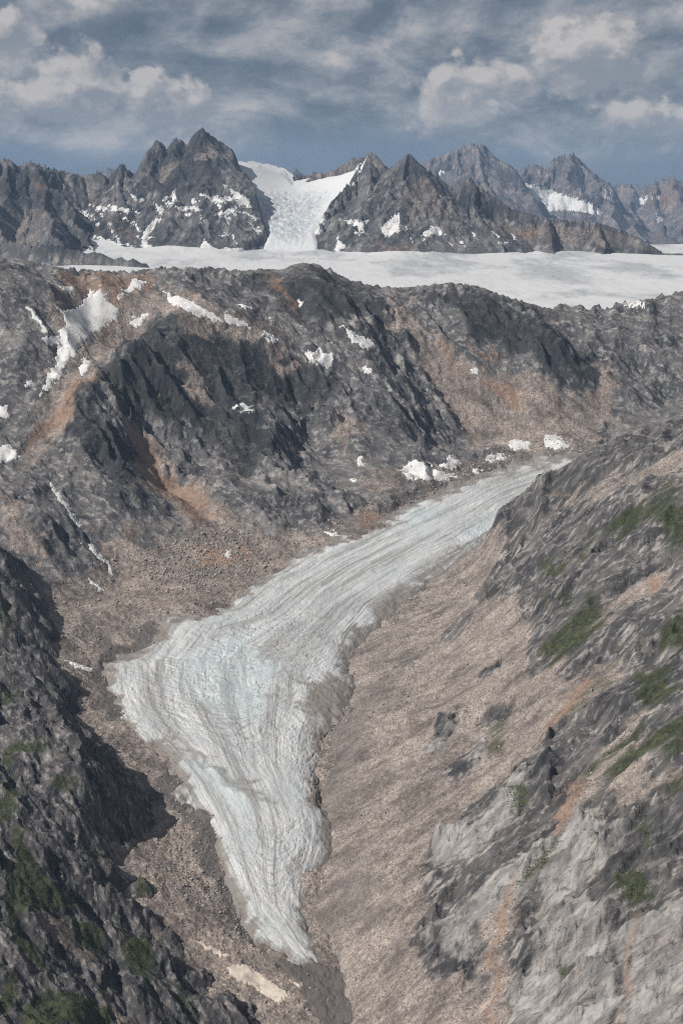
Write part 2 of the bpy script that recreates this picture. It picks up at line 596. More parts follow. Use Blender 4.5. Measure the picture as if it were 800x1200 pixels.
def firn_mat():
    m = bpy.data.materials.new('firn')
    m.use_nodes = True
    q = NT(m.node_tree)
    pos = q.n('ShaderNodeTexCoord').outputs['Object']
    n1 = q.noise(q.vmath('MULTIPLY', pos, (0.0016, 0.00055, 0.001)), 1.0, 6, 0.62)
    n2 = q.noise(q.vmath('MULTIPLY', pos, (0.022, 0.0035, 0.01)), 1.0, 5, 0.65, dist=0.6)
    bare = q.step(n1, 0.46, 0.60)
    c = q.mix(q.math('MULTIPLY', bare, 0.8), (0.50, 0.497, 0.49), (0.30, 0.305, 0.31))
    c = q.mix(q.math('MULTIPLY', q.step(n2, 0.50, 0.64), q.math('MULTIPLY_ADD', bare, 0.5, 0.18)), c, (0.24, 0.245, 0.25))
    bsdf_out(q, c, 0.75, n2, 4.0, 0.5, 0.3)
    return m


def ice_mat(name):
    """valley ice: grey-white, blue where clean, with dirt drawn out along the flow"""
    m = bpy.data.materials.new(name)
    m.use_nodes = True
    q = NT(m.node_tree)
    tcn = q.n('ShaderNodeTexCoord')
    pos = tcn.outputs['Object']
    fl = q.n('ShaderNodeAttribute', attribute_name='flow')
    ms = q.n('ShaderNodeAttribute', attribute_name='cover')
    cm = q.sep(ms.outputs['Color'])
    st1 = q.noise(q.vmath('MULTIPLY', fl.outputs['Vector'], (34.0, 1.1, 1.0)), 1.0, 5, 0.62)
    st2 = q.noise(q.vmath('MULTIPLY', fl.outputs['Vector'], (110.0, 4.0, 1.0)), 1.0, 4, 0.65)
    arcs = q.noise(q.vmath('MULTIPLY', fl.outputs['Vector'], (9.0, 60.0, 1.0)), 1.0, 4, 0.6)
    n1 = q.noise(pos, 0.012, 5, 0.6)
    n2 = q.noise(pos, 0.12, 5, 0.65)
    n3 = q.noise(pos, 0.5, 3, 0.6)
    st0 = q.noise(q.vmath('MULTIPLY', fl.outputs['Vector'], (9.0, 0.5, 1.0)), 1.0, 5, 0.6)
    ice = q.mix(q.step(n1, 0.36, 0.66), (0.40, 0.424, 0.424), (0.52, 0.520, 0.508))
    ice = q.mix(q.math('MULTIPLY', q.step(n2, 0.46, 0.66), 0.6), ice, (0.68, 0.68, 0.668))
    ice = q.mix(q.math('MULTIPLY', q.step(st0, 0.46, 0.60), 0.50), ice, (0.27, 0.26, 0.25))
    ice = q.mix(q.math('MULTIPLY', q.math('MULTIPLY', q.step(st1, 0.47, 0.58), 0.65), q.step(st0, 0.34, 0.54)), ice, (0.21, 0.20, 0.19))
    ice = q.mix(q.math('MULTIPLY', q.math('MULTIPLY', q.step(st2, 0.50, 0.60), 0.5), q.step(n1, 0.34, 0.60)), ice, (0.19, 0.18, 0.175))
    ice = q.mix(q.math('MULTIPLY', q.math('MULTIPLY', q.step(arcs, 0.48, 0.62), cm[2]), 0.55), ice, (0.20, 0.195, 0.19))
    ice = q.mix(q.math('MULTIPLY', q.step(q.math('ADD', n2, q.math('MULTIPLY', n3, 0.5)), 0.78, 0.92), 0.55), ice, (0.17, 0.16, 0.155))
    # rock debris lying on the ice, in bands and along the margins
    deb = q.step(q.math('ADD', cm[0], q.math('MULTIPLY', q.math('SUBTRACT', q.math('ADD', q.math('MULTIPLY', n2, 0.6), q.math('MULTIPLY', st2, 0.4)), 0.5), 1.1)), 0.30, 0.85)
    ice = q.mix(deb, ice, q.mix(n2, (0.105, 0.095, 0.088), (0.26, 0.228, 0.20)))
    blue = q.math('MULTIPLY', q.step(q.math('ADD', cm[1], q.math('MULTIPLY', q.math('SUBTRACT', n2, 0.5), 0.8)), 0.3, 0.9), 0.25)
    ice = q.mix(blue, ice, (0.45, 0.56, 0.58))
    bsdf_out(q, ice, 0.6, q.math('ADD', q.math('MULTIPLY', n2, 2.0), q.math('ADD', n3, st2)), 1.6, 0.8, 0.3)
    return m


def plain_mat(name, c1, c2, sc, rough=0.9):
    m = bpy.data.materials.new(name)
    m.use_nodes = True
    q = NT(m.node_tree)
    tcn = q.n('ShaderNodeTexCoord')
    n1 = q.noise(tcn.outputs['Object'], sc, 4, 0.6)
    bsdf_out(q, q.mix(q.step(n1, 0.35, 0.65), c1, c2), rough, n1, 0.4, 0.5)
    return m


M_WALL = terrain_mat('dark_schist_and_scree', 1.6, (0.074, 0.074, 0.077), (0.138, 0.132, 0.128), (0.240, 0.227, 0.215), (0.245, 0.213, 0.190), (1.0, 0.6, 1.6), 0.4)
M_SLOPE = terrain_mat('grey_gneiss_and_scree', 1.1, (0.060, 0.059, 0.060), (0.118, 0.111, 0.106), (0.235, 0.219, 0.207), (0.245, 0.216, 0.195), (1.5, 0.5, 1.0), 0.28)
M_SPUR = terrain_mat('mossy_cliff_rock', 0.9, (0.048, 0.047, 0.049), (0.096, 0.091, 0.089), (0.195, 0.183, 0.176), (0.19, 0.165, 0.145), (1.0, 1.0, 0.5), 0.3)
M_FAR = terrain_mat('far_granite', 4.5, (0.060, 0.060, 0.063), (0.115, 0.111, 0.110), (0.195, 0.182, 0.173), (0.165, 0.148, 0.136), (1, 1, 0.6), 0.4)
M_HAZY = terrain_mat('farthest_granite', 7.0, (0.080, 0.078, 0.080), (0.130, 0.118, 0.115), (0.20, 0.17, 0.15), (0.22, 0.16, 0.13), (1, 1, 0.6), 0.4)
M_SNOW = snow_mat('old_summer_snow')
M_FIRN = firn_mat()
M_ICE = ice_mat('glacier_ice')
M_BOULDER = plain_mat('broken_rock', (0.17, 0.15, 0.132), (0.34, 0.30, 0.265), 0.05)
M_SHRUB = plain_mat('alder_leaves', (0.034, 0.046, 0.019), (0.078, 0.100, 0.040), 0.12)
M_WATER = plain_mat('white_water', (0.30, 0.29, 0.28), (0.52, 0.51, 0.50), 0.12, 0.5)
M_SAND = plain_mat('washed_sand', (0.36, 0.30, 0.25), (0.48, 0.42, 0.36), 0.05)

# ------------------------------------------------------------------ lowland that everything stands on, out to the horizon
gX, gY = np.meshgrid(np.linspace(-13600, 13600, 90), np.linspace(-600, 47500, 140))
gZ = 170 + 25 * fbm(gX, gY, 2500, 4, 0.5, 2)
_one = np.ones(gX.shape)
g_at = {'cover': np.stack([0.6 * _one, 0 * _one, 0.5 * _one, _one], -1).reshape(-1, 4), 'stain': np.stack([0 * _one, 0 * _one, 0 * _one, _one], -1).reshape(-1, 4),
        'lay': np.stack([gX, gY, gZ, 0 * _one], -1).reshape(-1, 4)}
tag(mesh_np('ground', np.stack([gX, gY, gZ], -1).reshape(-1, 3), quads(*gX.shape), M_HAZY, g_at), 'low rocky ground beneath the mountains out to the horizon', 'ground', kind='structure')

# ------------------------------------------------------------------ valley and the mountain wall behind the glacier
GZ_Y = [1500, 2000, 2400, 2650, 2810, 3260, 3960, 5200, 5700, 6400]
GZ_Z = [230, 350, 450, 515, 550, 680, 800, 960, 1040, 1130]


def gz(Y):
    return float(np.interp(Y, GZ_Y, GZ_Z))


def on_floor(u, v, dz=0.0):
    """where the pixel's ray meets the valley floor profile"""
    lo, hi = 1800.0, 6500.0
    for _ in range(40):
        mid = 0.5 * (lo + hi)
        if P(u, v, mid)[2] > gz(mid) + dz:
            lo = mid
        else:
            hi = mid
    return P(u, v, lo)


ab = []
for a in [(-150, 300, 5700), (0, 314, 5900), (60, 321, 6000), (130, 327, 6100), (190, 323, 6250), (250, 322, 6300), (300, 327, 6350),
          (360, 318, 6400), (410, 337, 6450), (470, 347, 6500), (530, 340, 6600), (580, 353, 6620), (640, 370, 6700), (700, 372, 6800),
          (750, 368, 6900), (800, 357, 7000), (950, 352, 7100),
          (250, 366, 6000), (330, 405, 6020), (200, 378, 5900), (150, 385, 5950), (230, 480, 5600), (250, 560, 5250), (300, 640, 4880),
          (60, 700, 4350), (130, 690, 4550), (0, 640, 4550), (0, 560, 4950), (0, 480, 5350), (0, 400, 5650), (60, 440, 5500),
          (92, 462, 5400), (150, 500, 5420), (190, 560, 5290), (100, 380, 5800), (110, 560, 5060), (60, 620, 4720), (-120, 600, 4700), (-120, 450, 5350),
          (400, 450, 5950), (400, 380, 6200), (400, 530, 5580), (430, 600, 5150), (330, 560, 5400), (330, 480, 5720),
          (500, 450, 6080), (500, 390, 6280), (500, 520, 5780), (505, 545, 5600), (600, 430, 6250), (600, 500, 5950), (650, 525, 5800), (560, 470, 6060),
          (720, 420, 6450), (720, 480, 6150), (800, 430, 6500), (800, 480, 6250), (920, 440, 6500), (660, 400, 6420)]:
    ab.append(P(*a))
for a in [(130, 780), (260, 760), (400, 780), (330, 720), (400, 680), (500, 600), (560, 580), (620, 560), (450, 640), (200, 820), (300, 850),
          (300, 950), (365, 1130), (300, 1040), (350, 1000), (500, 640), (400, 740)]:
    ab.append(on_floor(*a))
for a in [(100, 850, 25), (150, 920, 28), (190, 980, 25), (230, 1050, 20), (260, 1110, 15), (85, 770, 25), (330, 1190, 0), (420, 1160, 5),
          (180, 730, 12), (260, 690, 15), (190, 690, 20)]:
    ab.append(on_floor(*a))
for a in [(-900, 3250, 880), (-850, 2700, 760), (-700, 2300, 600), (-150, 2300, 430), (150, 2300, 440), (300, 2700, 540), (450, 3200, 670), (600, 3700, 750),
          (750, 4300, 850), (1000, 5000, 960), (1300, 5600, 1080), (1500, 6100, 1200),
          (-1800, 7300, 1500), (-900, 7300, 1480), (0, 7300, 1450), (900, 7400, 1430), (1700, 7700, 1420), (-1700, 6500, 1750), (-1500, 4300, 1050), (-1150, 4300, 960), (-900, 3800, 880)]:
    ab.append(a)
T_AB = TPS(ab)

POLY_FLOOR = [(40, 700), (100, 672), (140, 655), (170, 650), (215, 625), (270, 612), (330, 625), (400, 612), (450, 592), (480, 570), (560, 535), (650, 518),
              (760, 520), (760, 1300), (120, 1300), (20, 760)]
R_SCREE = [POLY_FLOOR,
           [(105, 690), (115, 640), (150, 620), (180, 640), (200, 620), (230, 640), (200, 660)],
           [(470, 350), (520, 395), (560, 425), (640, 445), (700, 465), (700, 515), (600, 522), (560, 505), (530, 470), (495, 430)],
           [(700, 420), (720, 440), (720, 500), (690, 500)],
           [(60, 325), (185, 322), (190, 345), (150, 400), (110, 440), (65, 500), (25, 545), (40, 480), (95, 400), (60, 380)],
           [(190, 335), (260, 360), (330, 395), (350, 410), (320, 410), (250, 385), (180, 365)],
           [(140, 490), (165, 500), (200, 545), (250, 580), (290, 620), (240, 640), (200, 600), (160, 560)],
           [(460, 340), (480, 345), (470, 370), (455, 375)],
           [(395, 480), (430, 500), (410, 530), (390, 510)], [(300, 400), (345, 430), (330, 440)],
           [(200, 420), (215, 420), (260, 470), (240, 465)], [(0, 560), (15, 590), (60, 660), (40, 660), (0, 610)], [(420, 560), (455, 550), (470, 575), (430, 590)]]
R_RUST = [[(140, 492), (160, 503), (190, 545), (240, 580), (262, 608), (235, 612), (200, 592), (165, 560), (148, 520)],
          [(95, 440), (70, 470), (35, 500), (22, 540), (50, 515), (85, 480), (120, 430)],
          [(70, 318), (190, 322), (185, 340), (150, 345), (140, 380), (115, 420), (120, 370), (130, 345), (80, 345)],
          [(310, 325), (325, 320), (350, 355), (352, 367), (335, 355)],
          [(420, 604), (440, 600), (452, 610), (425, 616)],
          [(500, 380), (515, 395), (545, 440), (535, 445), (510, 410)], [(540, 390), (590, 420), (580, 430), (550, 410)],
          [(480, 400), (515, 440), (505, 440)], [(560, 440), (620, 460), (610, 480), (570, 470)], [(690, 470), (700, 440), (705, 480)],
          [(225, 640), (290, 630), (300, 660), (230, 672)]]
R_DARK = [[(150, 390), (200, 370), (260, 385), (330, 410), (400, 450), (380, 480), (300, 470), (330, 520), (280, 560), (220, 500), (150, 480), (115, 440)],
          [(280, 330), (360, 312), (430, 340), (470, 350), (480, 400), (430, 380), (330, 360)],
          [(75, 490), (90, 460), (120, 480), (170, 540), (165, 590), (120, 540)],
          [(500, 335), (560, 340), (650, 380), (730, 450), (700, 460), (600, 410), (530, 380)]]
R_GRASS = [[(110, 430), (180, 440), (260, 500), (330, 530), (300, 540), (220, 490), (130, 470)], [(200, 560), (230, 600), (200, 610)]]
R_PALE = [[(300, 560), (330, 540), (350, 570), (320, 600)], [(270, 610), (340, 600), (330, 640), (280, 640)]]
R_DIRT = [[(375, 625), (420, 610), (470, 570), (540, 552), (640, 528), (690, 530), (560, 565), (460, 600), (390, 635)],
          [(115, 765), (170, 735), (195, 745), (150, 775), (130, 800), (140, 850), (110, 840)],
          [(180, 890), (230, 930), (265, 1010), (290, 1080), (320, 1120), (280, 1100), (240, 1020), (200, 950)],
          [(330, 1120), (400, 1140), (480, 1200), (380, 1200)]]

X, Y = fan(-0.262, 0.275, 700, [(2420, 3000, 180), (3000, 4000, 190), (4000, 5000, 130), (5000, 6750, 320), (6750, 7600, 22)], 0.08, 0.10)
Z0 = T_AB(X, Y)
gx, gy = grad(Z0, X, Y)
slope = np.sqrt(gx * gx + gy * gy)
U, V = proj(X, Y, Z0)
jit = (fbm(X, Y, 130, 5, 0.6, 3) * 14, fbm(X, Y, 130, 5, 0.6, 31) * 14)
scr = soft(R_SCREE, U, V, 10, jit)
flo = soft([POLY_FLOOR], U, V, 10, jit)
rock = 1 - scr * 0.85
ramp_up = sm(Z0, 830, 1050) * (1 - flo)
wx, wy = X + 30 * fbm(X, Y, 160, 3, 0.5, 5), Y + 30 * fbm(X, Y, 160, 3, 0.5, 6)
# bedding dips towards the lower right of the wall: long axis turned in the ground plane
ca, sa = math.cos(math.radians(-38)), math.sin(math.radians(-38))
bx_, by_ = (wx * ca + wy * sa) * 0.45, (-wx * sa + wy * ca)
def on_surface(T, u, v, y0=4000.0, y1=7200.0):
    ys = np.arange(y0, y1, 12.0)
    p = np.array([P(u, v, yy) for yy in ys])
    below = np.where(p[:, 2] < T(p[:, 0], p[:, 1]))[0]
    return tuple(p[below[0]]) if len(below) else tuple(p[-1])


def ribs(specs, T, X, Y):
    out = np.zeros(X.shape, f4)
    for amp, wd, pl in specs:
        w_ = [on_surface(T, u, v)[:2] for (u, v) in pl]
        d, arc = dist_poly(w_, X + 22 * fbm(X, Y, 150, 3, 0.5, 71), Y + 22 * fbm(X, Y, 150, 3, 0.5, 72))
        L = max(float(arc.max()), 1.0)
        out += amp * np.exp(-np.abs(d / wd) ** 1.5) * sm(arc, -0.15 * L, 0.25 * L) * sm(L - arc, -0.15 * L, 0.25 * L)
    return out


RIBS = [(50, 95, [(235, 385), (200, 378), (165, 425), (120, 447), (92, 464), (80, 500)]), (60, 120, [(365, 318), (400, 370), (440, 440), (468, 515), (478, 552)]),
        (65, 95, [(530, 340), (600, 380), (660, 420), (735, 468)]), (-65, 160, [(440, 350), (480, 400), (540, 460), (560, 512)]), (-38, 85, [(270, 395), (330, 450), (380, 530), (405, 580)]),
        (-34, 55, [(140, 480), (165, 520), (200, 565), (255, 610)]), (-34, 70, [(120, 385), (75, 460), (25, 535)]), (30, 70, [(290, 470), (325, 540), (330, 600)]), (-30, 80, [(640, 370), (690, 440), (705, 480)]),
        (35, 80, [(150, 490), (120, 530), (170, 590), (200, 610)]), (-30, 60, [(60, 540), (90, 600), (130, 655)]), (34, 90, [(60, 320), (30, 400), (15, 460)]), (-26, 60, [(345, 330), (350, 380), (360, 420)])]
gul = gullies(X, Y, gx, gy, 560, 6, 0.46, 21)
Zd = 42 * fbm(X, Y, 620, 3, 0.5, 9) * ramp_up + ribs(RIBS, T_AB, X, Y)
Zd += ramp_up * np.clip(slope * 1.5, 0, 1) * (30 * gul) * (0.35 + 0.65 * rock)
rvar = 0.45 + 1.1 * sm(fbm(X, Y, 480, 3, 0.55, 91), -0.35, 0.45)
Zd += rvar * rock * ramp_up * (20 * ridged(bx_, by_, 110, 5, 0.42, 13) + 30 * facet(bx_, by_, 260, 16, 0.9, 0.12) + 22 * facet(bx_, by_, 120, 17, 0.9, 0.2) + 13 * facet(bx_, by_, 52, 18) + 6.5 * facet(wx, wy, 22, 19))
Zd += (1 - ramp_up) * (14 * fbm(X, Y, 240, 4, 0.5, 41)) * sm(Y, 2400, 2800)
lump = np.clip(ridged(X, Y, 60, 5, 0.6, 51), -1, 2)
Zd += scr * (2.4 * lump + 2.5 * facet(X, Y, 13, 52) + 1.2 * facet(X, Y, 6.5, 53))
Z = (Z0 + Zd).astype(f4)
Z = fit_skyline(X, Y, Z, [(-60, 302), (0, 303), (20, 302), (60, 312), (100, 316), (150, 318), (190, 313), (215, 314), (250, 313), (280, 317), (310, 315), (330, 316), (345, 309), (365, 308), (385, 315), (410, 328), (440, 335), (470, 337),
                          (500, 334), (530, 331), (560, 335), (580, 343), (605, 351), (640, 361), (680, 366), (700, 367), (720, 358), (750, 352), (800, 341), (860, 335)], 5500, 7150, 330, 21)
AB = (X, Y, Z)
U, V = proj(X, Y, Z)
c_rust = soft(R_RUST, U, V, 8, (jit[0] * 0.6, jit[1] * 0.6))
c_dark = soft(R_DARK, U, V, 14, jit)
c_grass = soft(R_GRASS, U, V, 14, jit) * 0.42
c_pale = soft(R_PALE, U, V, 10, jit) * 0.7
c_dirt = soft(R_DIRT, U, V, 10, jit)
chute = sm(-gul, 0.10, 0.55) * sm(fbm(X, Y, 300, 3, 0.5, 61), -0.25, 0.35) * ramp_up * 0.40
scr = np.maximum(scr, chute)
lay = np.stack([X * ca + Y * sa, (-X * sa + Y * ca), Z * 0.5, X * 0], -1)
lay[..., 0] *= 0.6
AB_attrs = {'lay': lay.reshape(-1, 4), 'cover': np.stack([scr, c_rust * 0.74, c_grass, scr * 0 + 1], -1).reshape(-1, 4),
            'stain': np.stack([c_pale, c_dark, c_dirt, scr * 0 + 1], -1).reshape(-1, 4)}

# ------------------------------------------------------------------ right-hand mountainside
cpts = []
for (u, v) in [(470, 692), (520, 665), (555, 640), (405, 762), (400, 830), (372, 900), (375, 1000), (365, 1090), (385, 1130), (440, 725)]:
    p = on_floor(u, v)
    cpts.append((p[0] + 12, p[1], p[2] - 4))
for a in [(805, 492, 4350), (740, 512, 4400), (690, 534, 4450), (650, 559, 4500), (620, 584, 4550), (587, 610, 4620), (880, 455, 4300),
          (800, 600, 3700), (800, 700, 3320), (800, 800, 3000), (800, 900, 2740), (800, 1000, 2540), (800, 1100, 2380), (800, 1200, 2235),
          (700, 600, 4060), (700, 700, 3560), (700, 800, 3200), (700, 900, 2900), (700, 1000, 2660), (700, 1100, 2470), (700, 1200, 2315),
          (600, 640, 4420), (600, 700, 3920), (600, 800, 3450), (600, 900, 3080), (600, 1000, 2800), (600, 1100, 2580), (600, 1200, 2400),
          (500, 720, 4200), (500, 800, 3720), (500, 900, 3280), (500, 1000, 2960), (500, 1100, 2700), (500, 1200, 2500), (430, 860, 3520),
          (430, 1000, 3060), (430, 1100, 2800), (420, 1190, 2650), (900, 1200, 2150), (900, 900, 2600), (900, 600, 3450), (1100, 1200, 2000), (1100, 900, 2380), (1100, 600, 3050)]:
    cpts.append(P(*a))
cpts += [(750, 4850, 1120), (500, 4950, 930), (1000, 4850, 1300), (700, 5250, 940), (1000, 5250, 1120), (1300, 4700, 1480), (1350, 5200, 1280), (1300, 5600, 1050),
         (200, 1900, 470), (420, 1750, 700), (650, 1750, 920), (30, 2100, 390), (-60, 2500, 440), (-150, 3000, 560), (-100, 3500, 690), (-60, 4000, 780), (60, 4400, 820), (330, 4950, 880), (560, 5300, 890)]
T_C = TPS(cpts, 3e-4)
C_SCREE = [[(575, 630), (600, 640), (590, 668), (560, 700), (615, 705), (612, 770), (640, 797), (715, 772), (728, 785), (640, 850), (622, 885), (565, 930), (500, 995),
            (497, 1090), (480, 1112), (512, 1152), (560, 1140), (595, 1165), (585, 1230), (380, 1260), (320, 1100), (300, 900), (300, 780), (400, 690), (540, 600)],
           [(640, 985), (655, 988), (700, 905), (765, 830), (740, 828), (690, 888), (648, 950)],
           [(640, 606), (690, 578), (800, 530), (810, 556), (720, 588), (660, 608)], [(770, 640), (720, 690), (680, 740), (690, 740), (800, 660)],
           [(715, 915), (800, 885), (800, 905), (740, 935), (710, 935)], [(560, 1080), (600, 1060), (590, 1160), (565, 1150)]]
C_ISLES = [[(515, 748), (530, 725), (560, 712), (552, 732), (528, 752)], [(560, 845), (575, 820), (605, 815), (600, 838), (575, 850)], [(493, 888), (512, 850), (535, 836), (532, 862), (508, 890)],
           [(518, 912), (540, 880), (570, 862), (562, 890), (535, 915)], [(555, 790), (585, 770), (590, 780), (565, 800)], [(465, 715), (478, 690), (498, 682), (488, 705)], [(600, 700), (615, 670), (625, 690), (612, 710)],
           [(500, 1075), (520, 1055), (538, 1050), (525, 1070)], [(560, 700), (590, 668), (605, 660), (590, 690)], [(445, 790), (500, 760), (515, 752), (480, 782)]]
C_RUST = [[(588, 1030), (599, 1030), (590, 1075), (583, 1120), (580, 1230), (570, 1230), (574, 1100), (582, 1060)],
          [(742, 1070), (751, 1070), (737, 1120), (731, 1230), (722, 1230), (727, 1130)],
          [(645, 950), (640, 978), (652, 982), (690, 905), (670, 915)], [(765, 665), (775, 690), (760, 705), (755, 690)],
          [(640, 840), (680, 790), (700, 795), (650, 850), (590, 910)], [(640, 580), (670, 572), (665, 585)], [(460, 700), (480, 695), (470, 715)]]
C_GRASS = [[(645, 765), (640, 795), (685, 765), (706, 722), (692, 695), (668, 735)], [(695, 895), (690, 912), (760, 895), (810, 872), (810, 825), (758, 848)],
           [(640, 832), (680, 803), (720, 778), (705, 795), (660, 830)], [(765, 745), (810, 725), (810, 765), (775, 765)], [(675, 945), (715, 915), (700, 935)],
           [(712, 998), (740, 1030), (752, 1015), (772, 1060), (745, 1072), (722, 1040)], [(588, 915), (612, 925), (620, 950), (598, 955)],
           [(630, 1002), (662, 978), (640, 1012), (598, 1052), (610, 1020)], [(640, 1115), (680, 1120), (670, 1140)], [(748, 940), (756, 945), (755, 1000), (747, 1000)],
           [(780, 920), (810, 900), (810, 940)], [(650, 700), (665, 690), (660, 720)], [(740, 590), (800, 560), (800, 580), (720, 625), (690, 625)],
           [(630, 665), (690, 630), (700, 640), (650, 680)], [(770, 600), (810, 590), (810, 640), (780, 640)],
           [(620, 700), (640, 690), (640, 720)], [(560, 880), (600, 840), (590, 880)], [(740, 780), (800, 790), (800, 810), (750, 830)]]
C_PALE = [[(495, 1000), (560, 950), (622, 900), (606, 965), (560, 1012), (505, 1012)], [(495, 1112), (560, 1045), (645, 990), (625, 1040), (560, 1105), (540, 1125)],
          [(580, 1230), (600, 1150), (630, 1085), (690, 1040), (720, 1080), (720, 1230)], [(495, 885), (530, 840), (527, 870), (502, 892)],
          [(600, 1010), (680, 950), (740, 960), (720, 1000), (640, 1060)], [(720, 1100), (800, 1060), (810, 1230), (730, 1230)], [(420, 1100), (490, 1085), (500, 1105), (440, 1120)],
          [(555, 870), (600, 840), (580, 880), (540, 920)], [(690, 600), (740, 570), (730, 600)]]
C_DARK = [[(560, 640), (585, 600), (640, 560), (700, 525), (760, 505), (770, 525), (690, 560), (640, 590), (600, 640)], [(590, 600), (660, 545), (760, 505), (760, 525), (670, 570), (620, 600)], [(640, 640), (740, 590), (800, 570), (800, 600), (700, 640), (600, 690)],
          [(560, 840), (600, 800), (615, 820), (580, 860)], [(625, 900), (680, 880), (650, 930), (600, 960)], [(690, 960), (800, 930), (800, 1000), (760, 1060), (700, 1050)]]
C_DIRT = [[(345, 830), (400, 815), (480, 775), (440, 850), (420, 960), (380, 980), (350, 900)], [(400, 1000), (430, 990), (450, 1080), (390, 1110), (370, 1060)], [(400, 830), (480, 825), (400, 850), (360, 850)], [(385, 760), (400, 740), (420, 700), (410, 760), (400, 810)], [(360, 870), (400, 860), (390, 960), (375, 960)],
          [(400, 1140), (480, 1105), (500, 1100), (440, 1150)], [(470, 780), (500, 765), (520, 750), (480, 785)]]
X, Y = fan(-0.065, 0.270, 470, [(1700, 2150, 60), (2150, 2600, 140), (2600, 3400, 190), (3400, 4600, 190), (4600, 5500, 36)], 0, 0.16)
Z0 = T_C(X, Y)
gx, gy = grad(Z0, X, Y)
U, V = proj(X, Y, Z0)
_gl = np.hypot(gx.mean(), gy.mean())
_mx, _my = float(gx.mean() / _gl), float(gy.mean() / _gl)
al_, ax_ = (X * _mx + Y * _my) * 0.22, (-X * _my + Y * _mx)
jit = (fbm(al_, ax_, 70, 5, 0.6, 103) * 16, fbm(al_, ax_, 70, 5, 0.6, 131) * 16)
streak = fbm(al_, ax_, 34, 5, 0.6, 171)
scr = soft(C_SCREE, U, V, 11, jit) * (1 - 0.9 * soft(C_ISLES, U, V, 6, (jit[0] * 0.4, jit[1] * 0.4)))
scr = np.maximum(scr, 0.45 * sm(streak, 0.25, 0.8))
rock = 1 - scr * 0.9
pale = soft(C_PALE, U, V, 8, jit)
gl = np.sqrt(gx * gx + gy * gy) + 1e-4
# coordinates that run down the slope, so that slabs and ribs lie along the fall line
mx, my = float(np.mean(gx)), float(np.mean(gy))
ml = math.hypot(mx, my)
mx, my = mx / ml, my / ml
wx, wy = X + 18 * fbm(X, Y, 90, 3, 0.5, 105), Y + 18 * fbm(X, Y, 90, 3, 0.5, 106)
dx_, ac_ = (wx * mx + wy * my) * 0.36, (-wx * my + wy * mx)
Zd = 34 * fbm(X, Y, 420, 3, 0.5, 109) * sm(Z0, 700, 950)
gul = gullies(X, Y, gx, gy, 230, 5, 0.42, 121)
Zd += 24 * gul * (0.42 + 0.58 * rock)
rvar = 0.5 + 1.0 * sm(fbm(X, Y, 300, 3, 0.55, 191), -0.35, 0.45)
Zd += rvar * rock * (13 * ridged(dx_, ac_, 60, 5, 0.42, 113) + 22 * facet(dx_, ac_, 84, 117, 0.9, 0.10) + 11 * facet(dx_, ac_, 36, 118, 0.9, 0.12) + 4 * facet(wx, wy, 13, 119, 0.9, 0.2) + 1.4 * facet(wx, wy, 6, 120) + 8 * pale)
Zd += scr * (5.5 * ridged(al_, ax_, 62, 5, 0.5, 151) + 1.1 * facet(X, Y, 7, 152) + 0.7 * facet(X, Y, 3.6, 153))
fade = sm(Z0 - np.interp(Y, GZ_Y, GZ_Z), -20, 60)
Z = (Z0 + Zd * (0.15 + 0.85 * fade)).astype(f4)
Z = fit_skyline(X, Y, Z, [(577, 612), (582, 597), (590, 592), (601, 585), (612, 577), (624, 566), (630, 556), (642, 552), (655, 549), (669, 541), (676, 532), (690, 526), (712, 517), (730, 508), (747, 502), (765, 496), (800, 490), (860, 470)], 3900, 5000, 260, 7, (565, 5000))
CC = (X, Y, Z)
U, V = proj(X, Y, Z)
one = scr * 0 + 1
chute = sm(-gul, 0.10, 0.55) * sm(fbm(X, Y, 200, 3, 0.5, 161), -0.25, 0.35) * 0.40
scr = np.maximum(scr, chute)
lay = np.stack([(X * mx + Y * my) * 0.48, -X * my + Y * mx, Z * 0.1, X * 0], -1)
at = {'lay': lay.reshape(-1, 4), 'cover': np.stack([scr, soft(C_RUST, U + 0.7 * jit[0], V, 6) * 0.72, np.clip(soft(C_GRASS, U, V, 14, jit) * 0.9 + 0.42 * sm(U, 560, 760) * sm(-streak, 0.1, 0.5) * sm(fbm(X, Y, 260, 3, 0.5, 177), -0.1, 0.4), 0, 1), one], -1).reshape(-1, 4),
      'stain': np.stack([pale, soft(C_DARK, U, V, 16, jit) * 0.55, soft(C_DIRT, U, V, 16, jit) * 0.5, one], -1).reshape(-1, 4)}
C_at = at
keep = qmask(Z > np.interp(Y, GZ_Y, GZ_Z) - 70)
Vv = np.stack([X, Y, Z], -1).reshape(-1, 3)
Vv, Qq, at = compact(Vv, quads(*X.shape)[keep], at)
tag(mesh_np('mountainside', Vv, Qq, M_SLOPE, at), 'grey and tan mountainside with scree fans and green patches beside the glacier', 'mountainside', kind='structure')

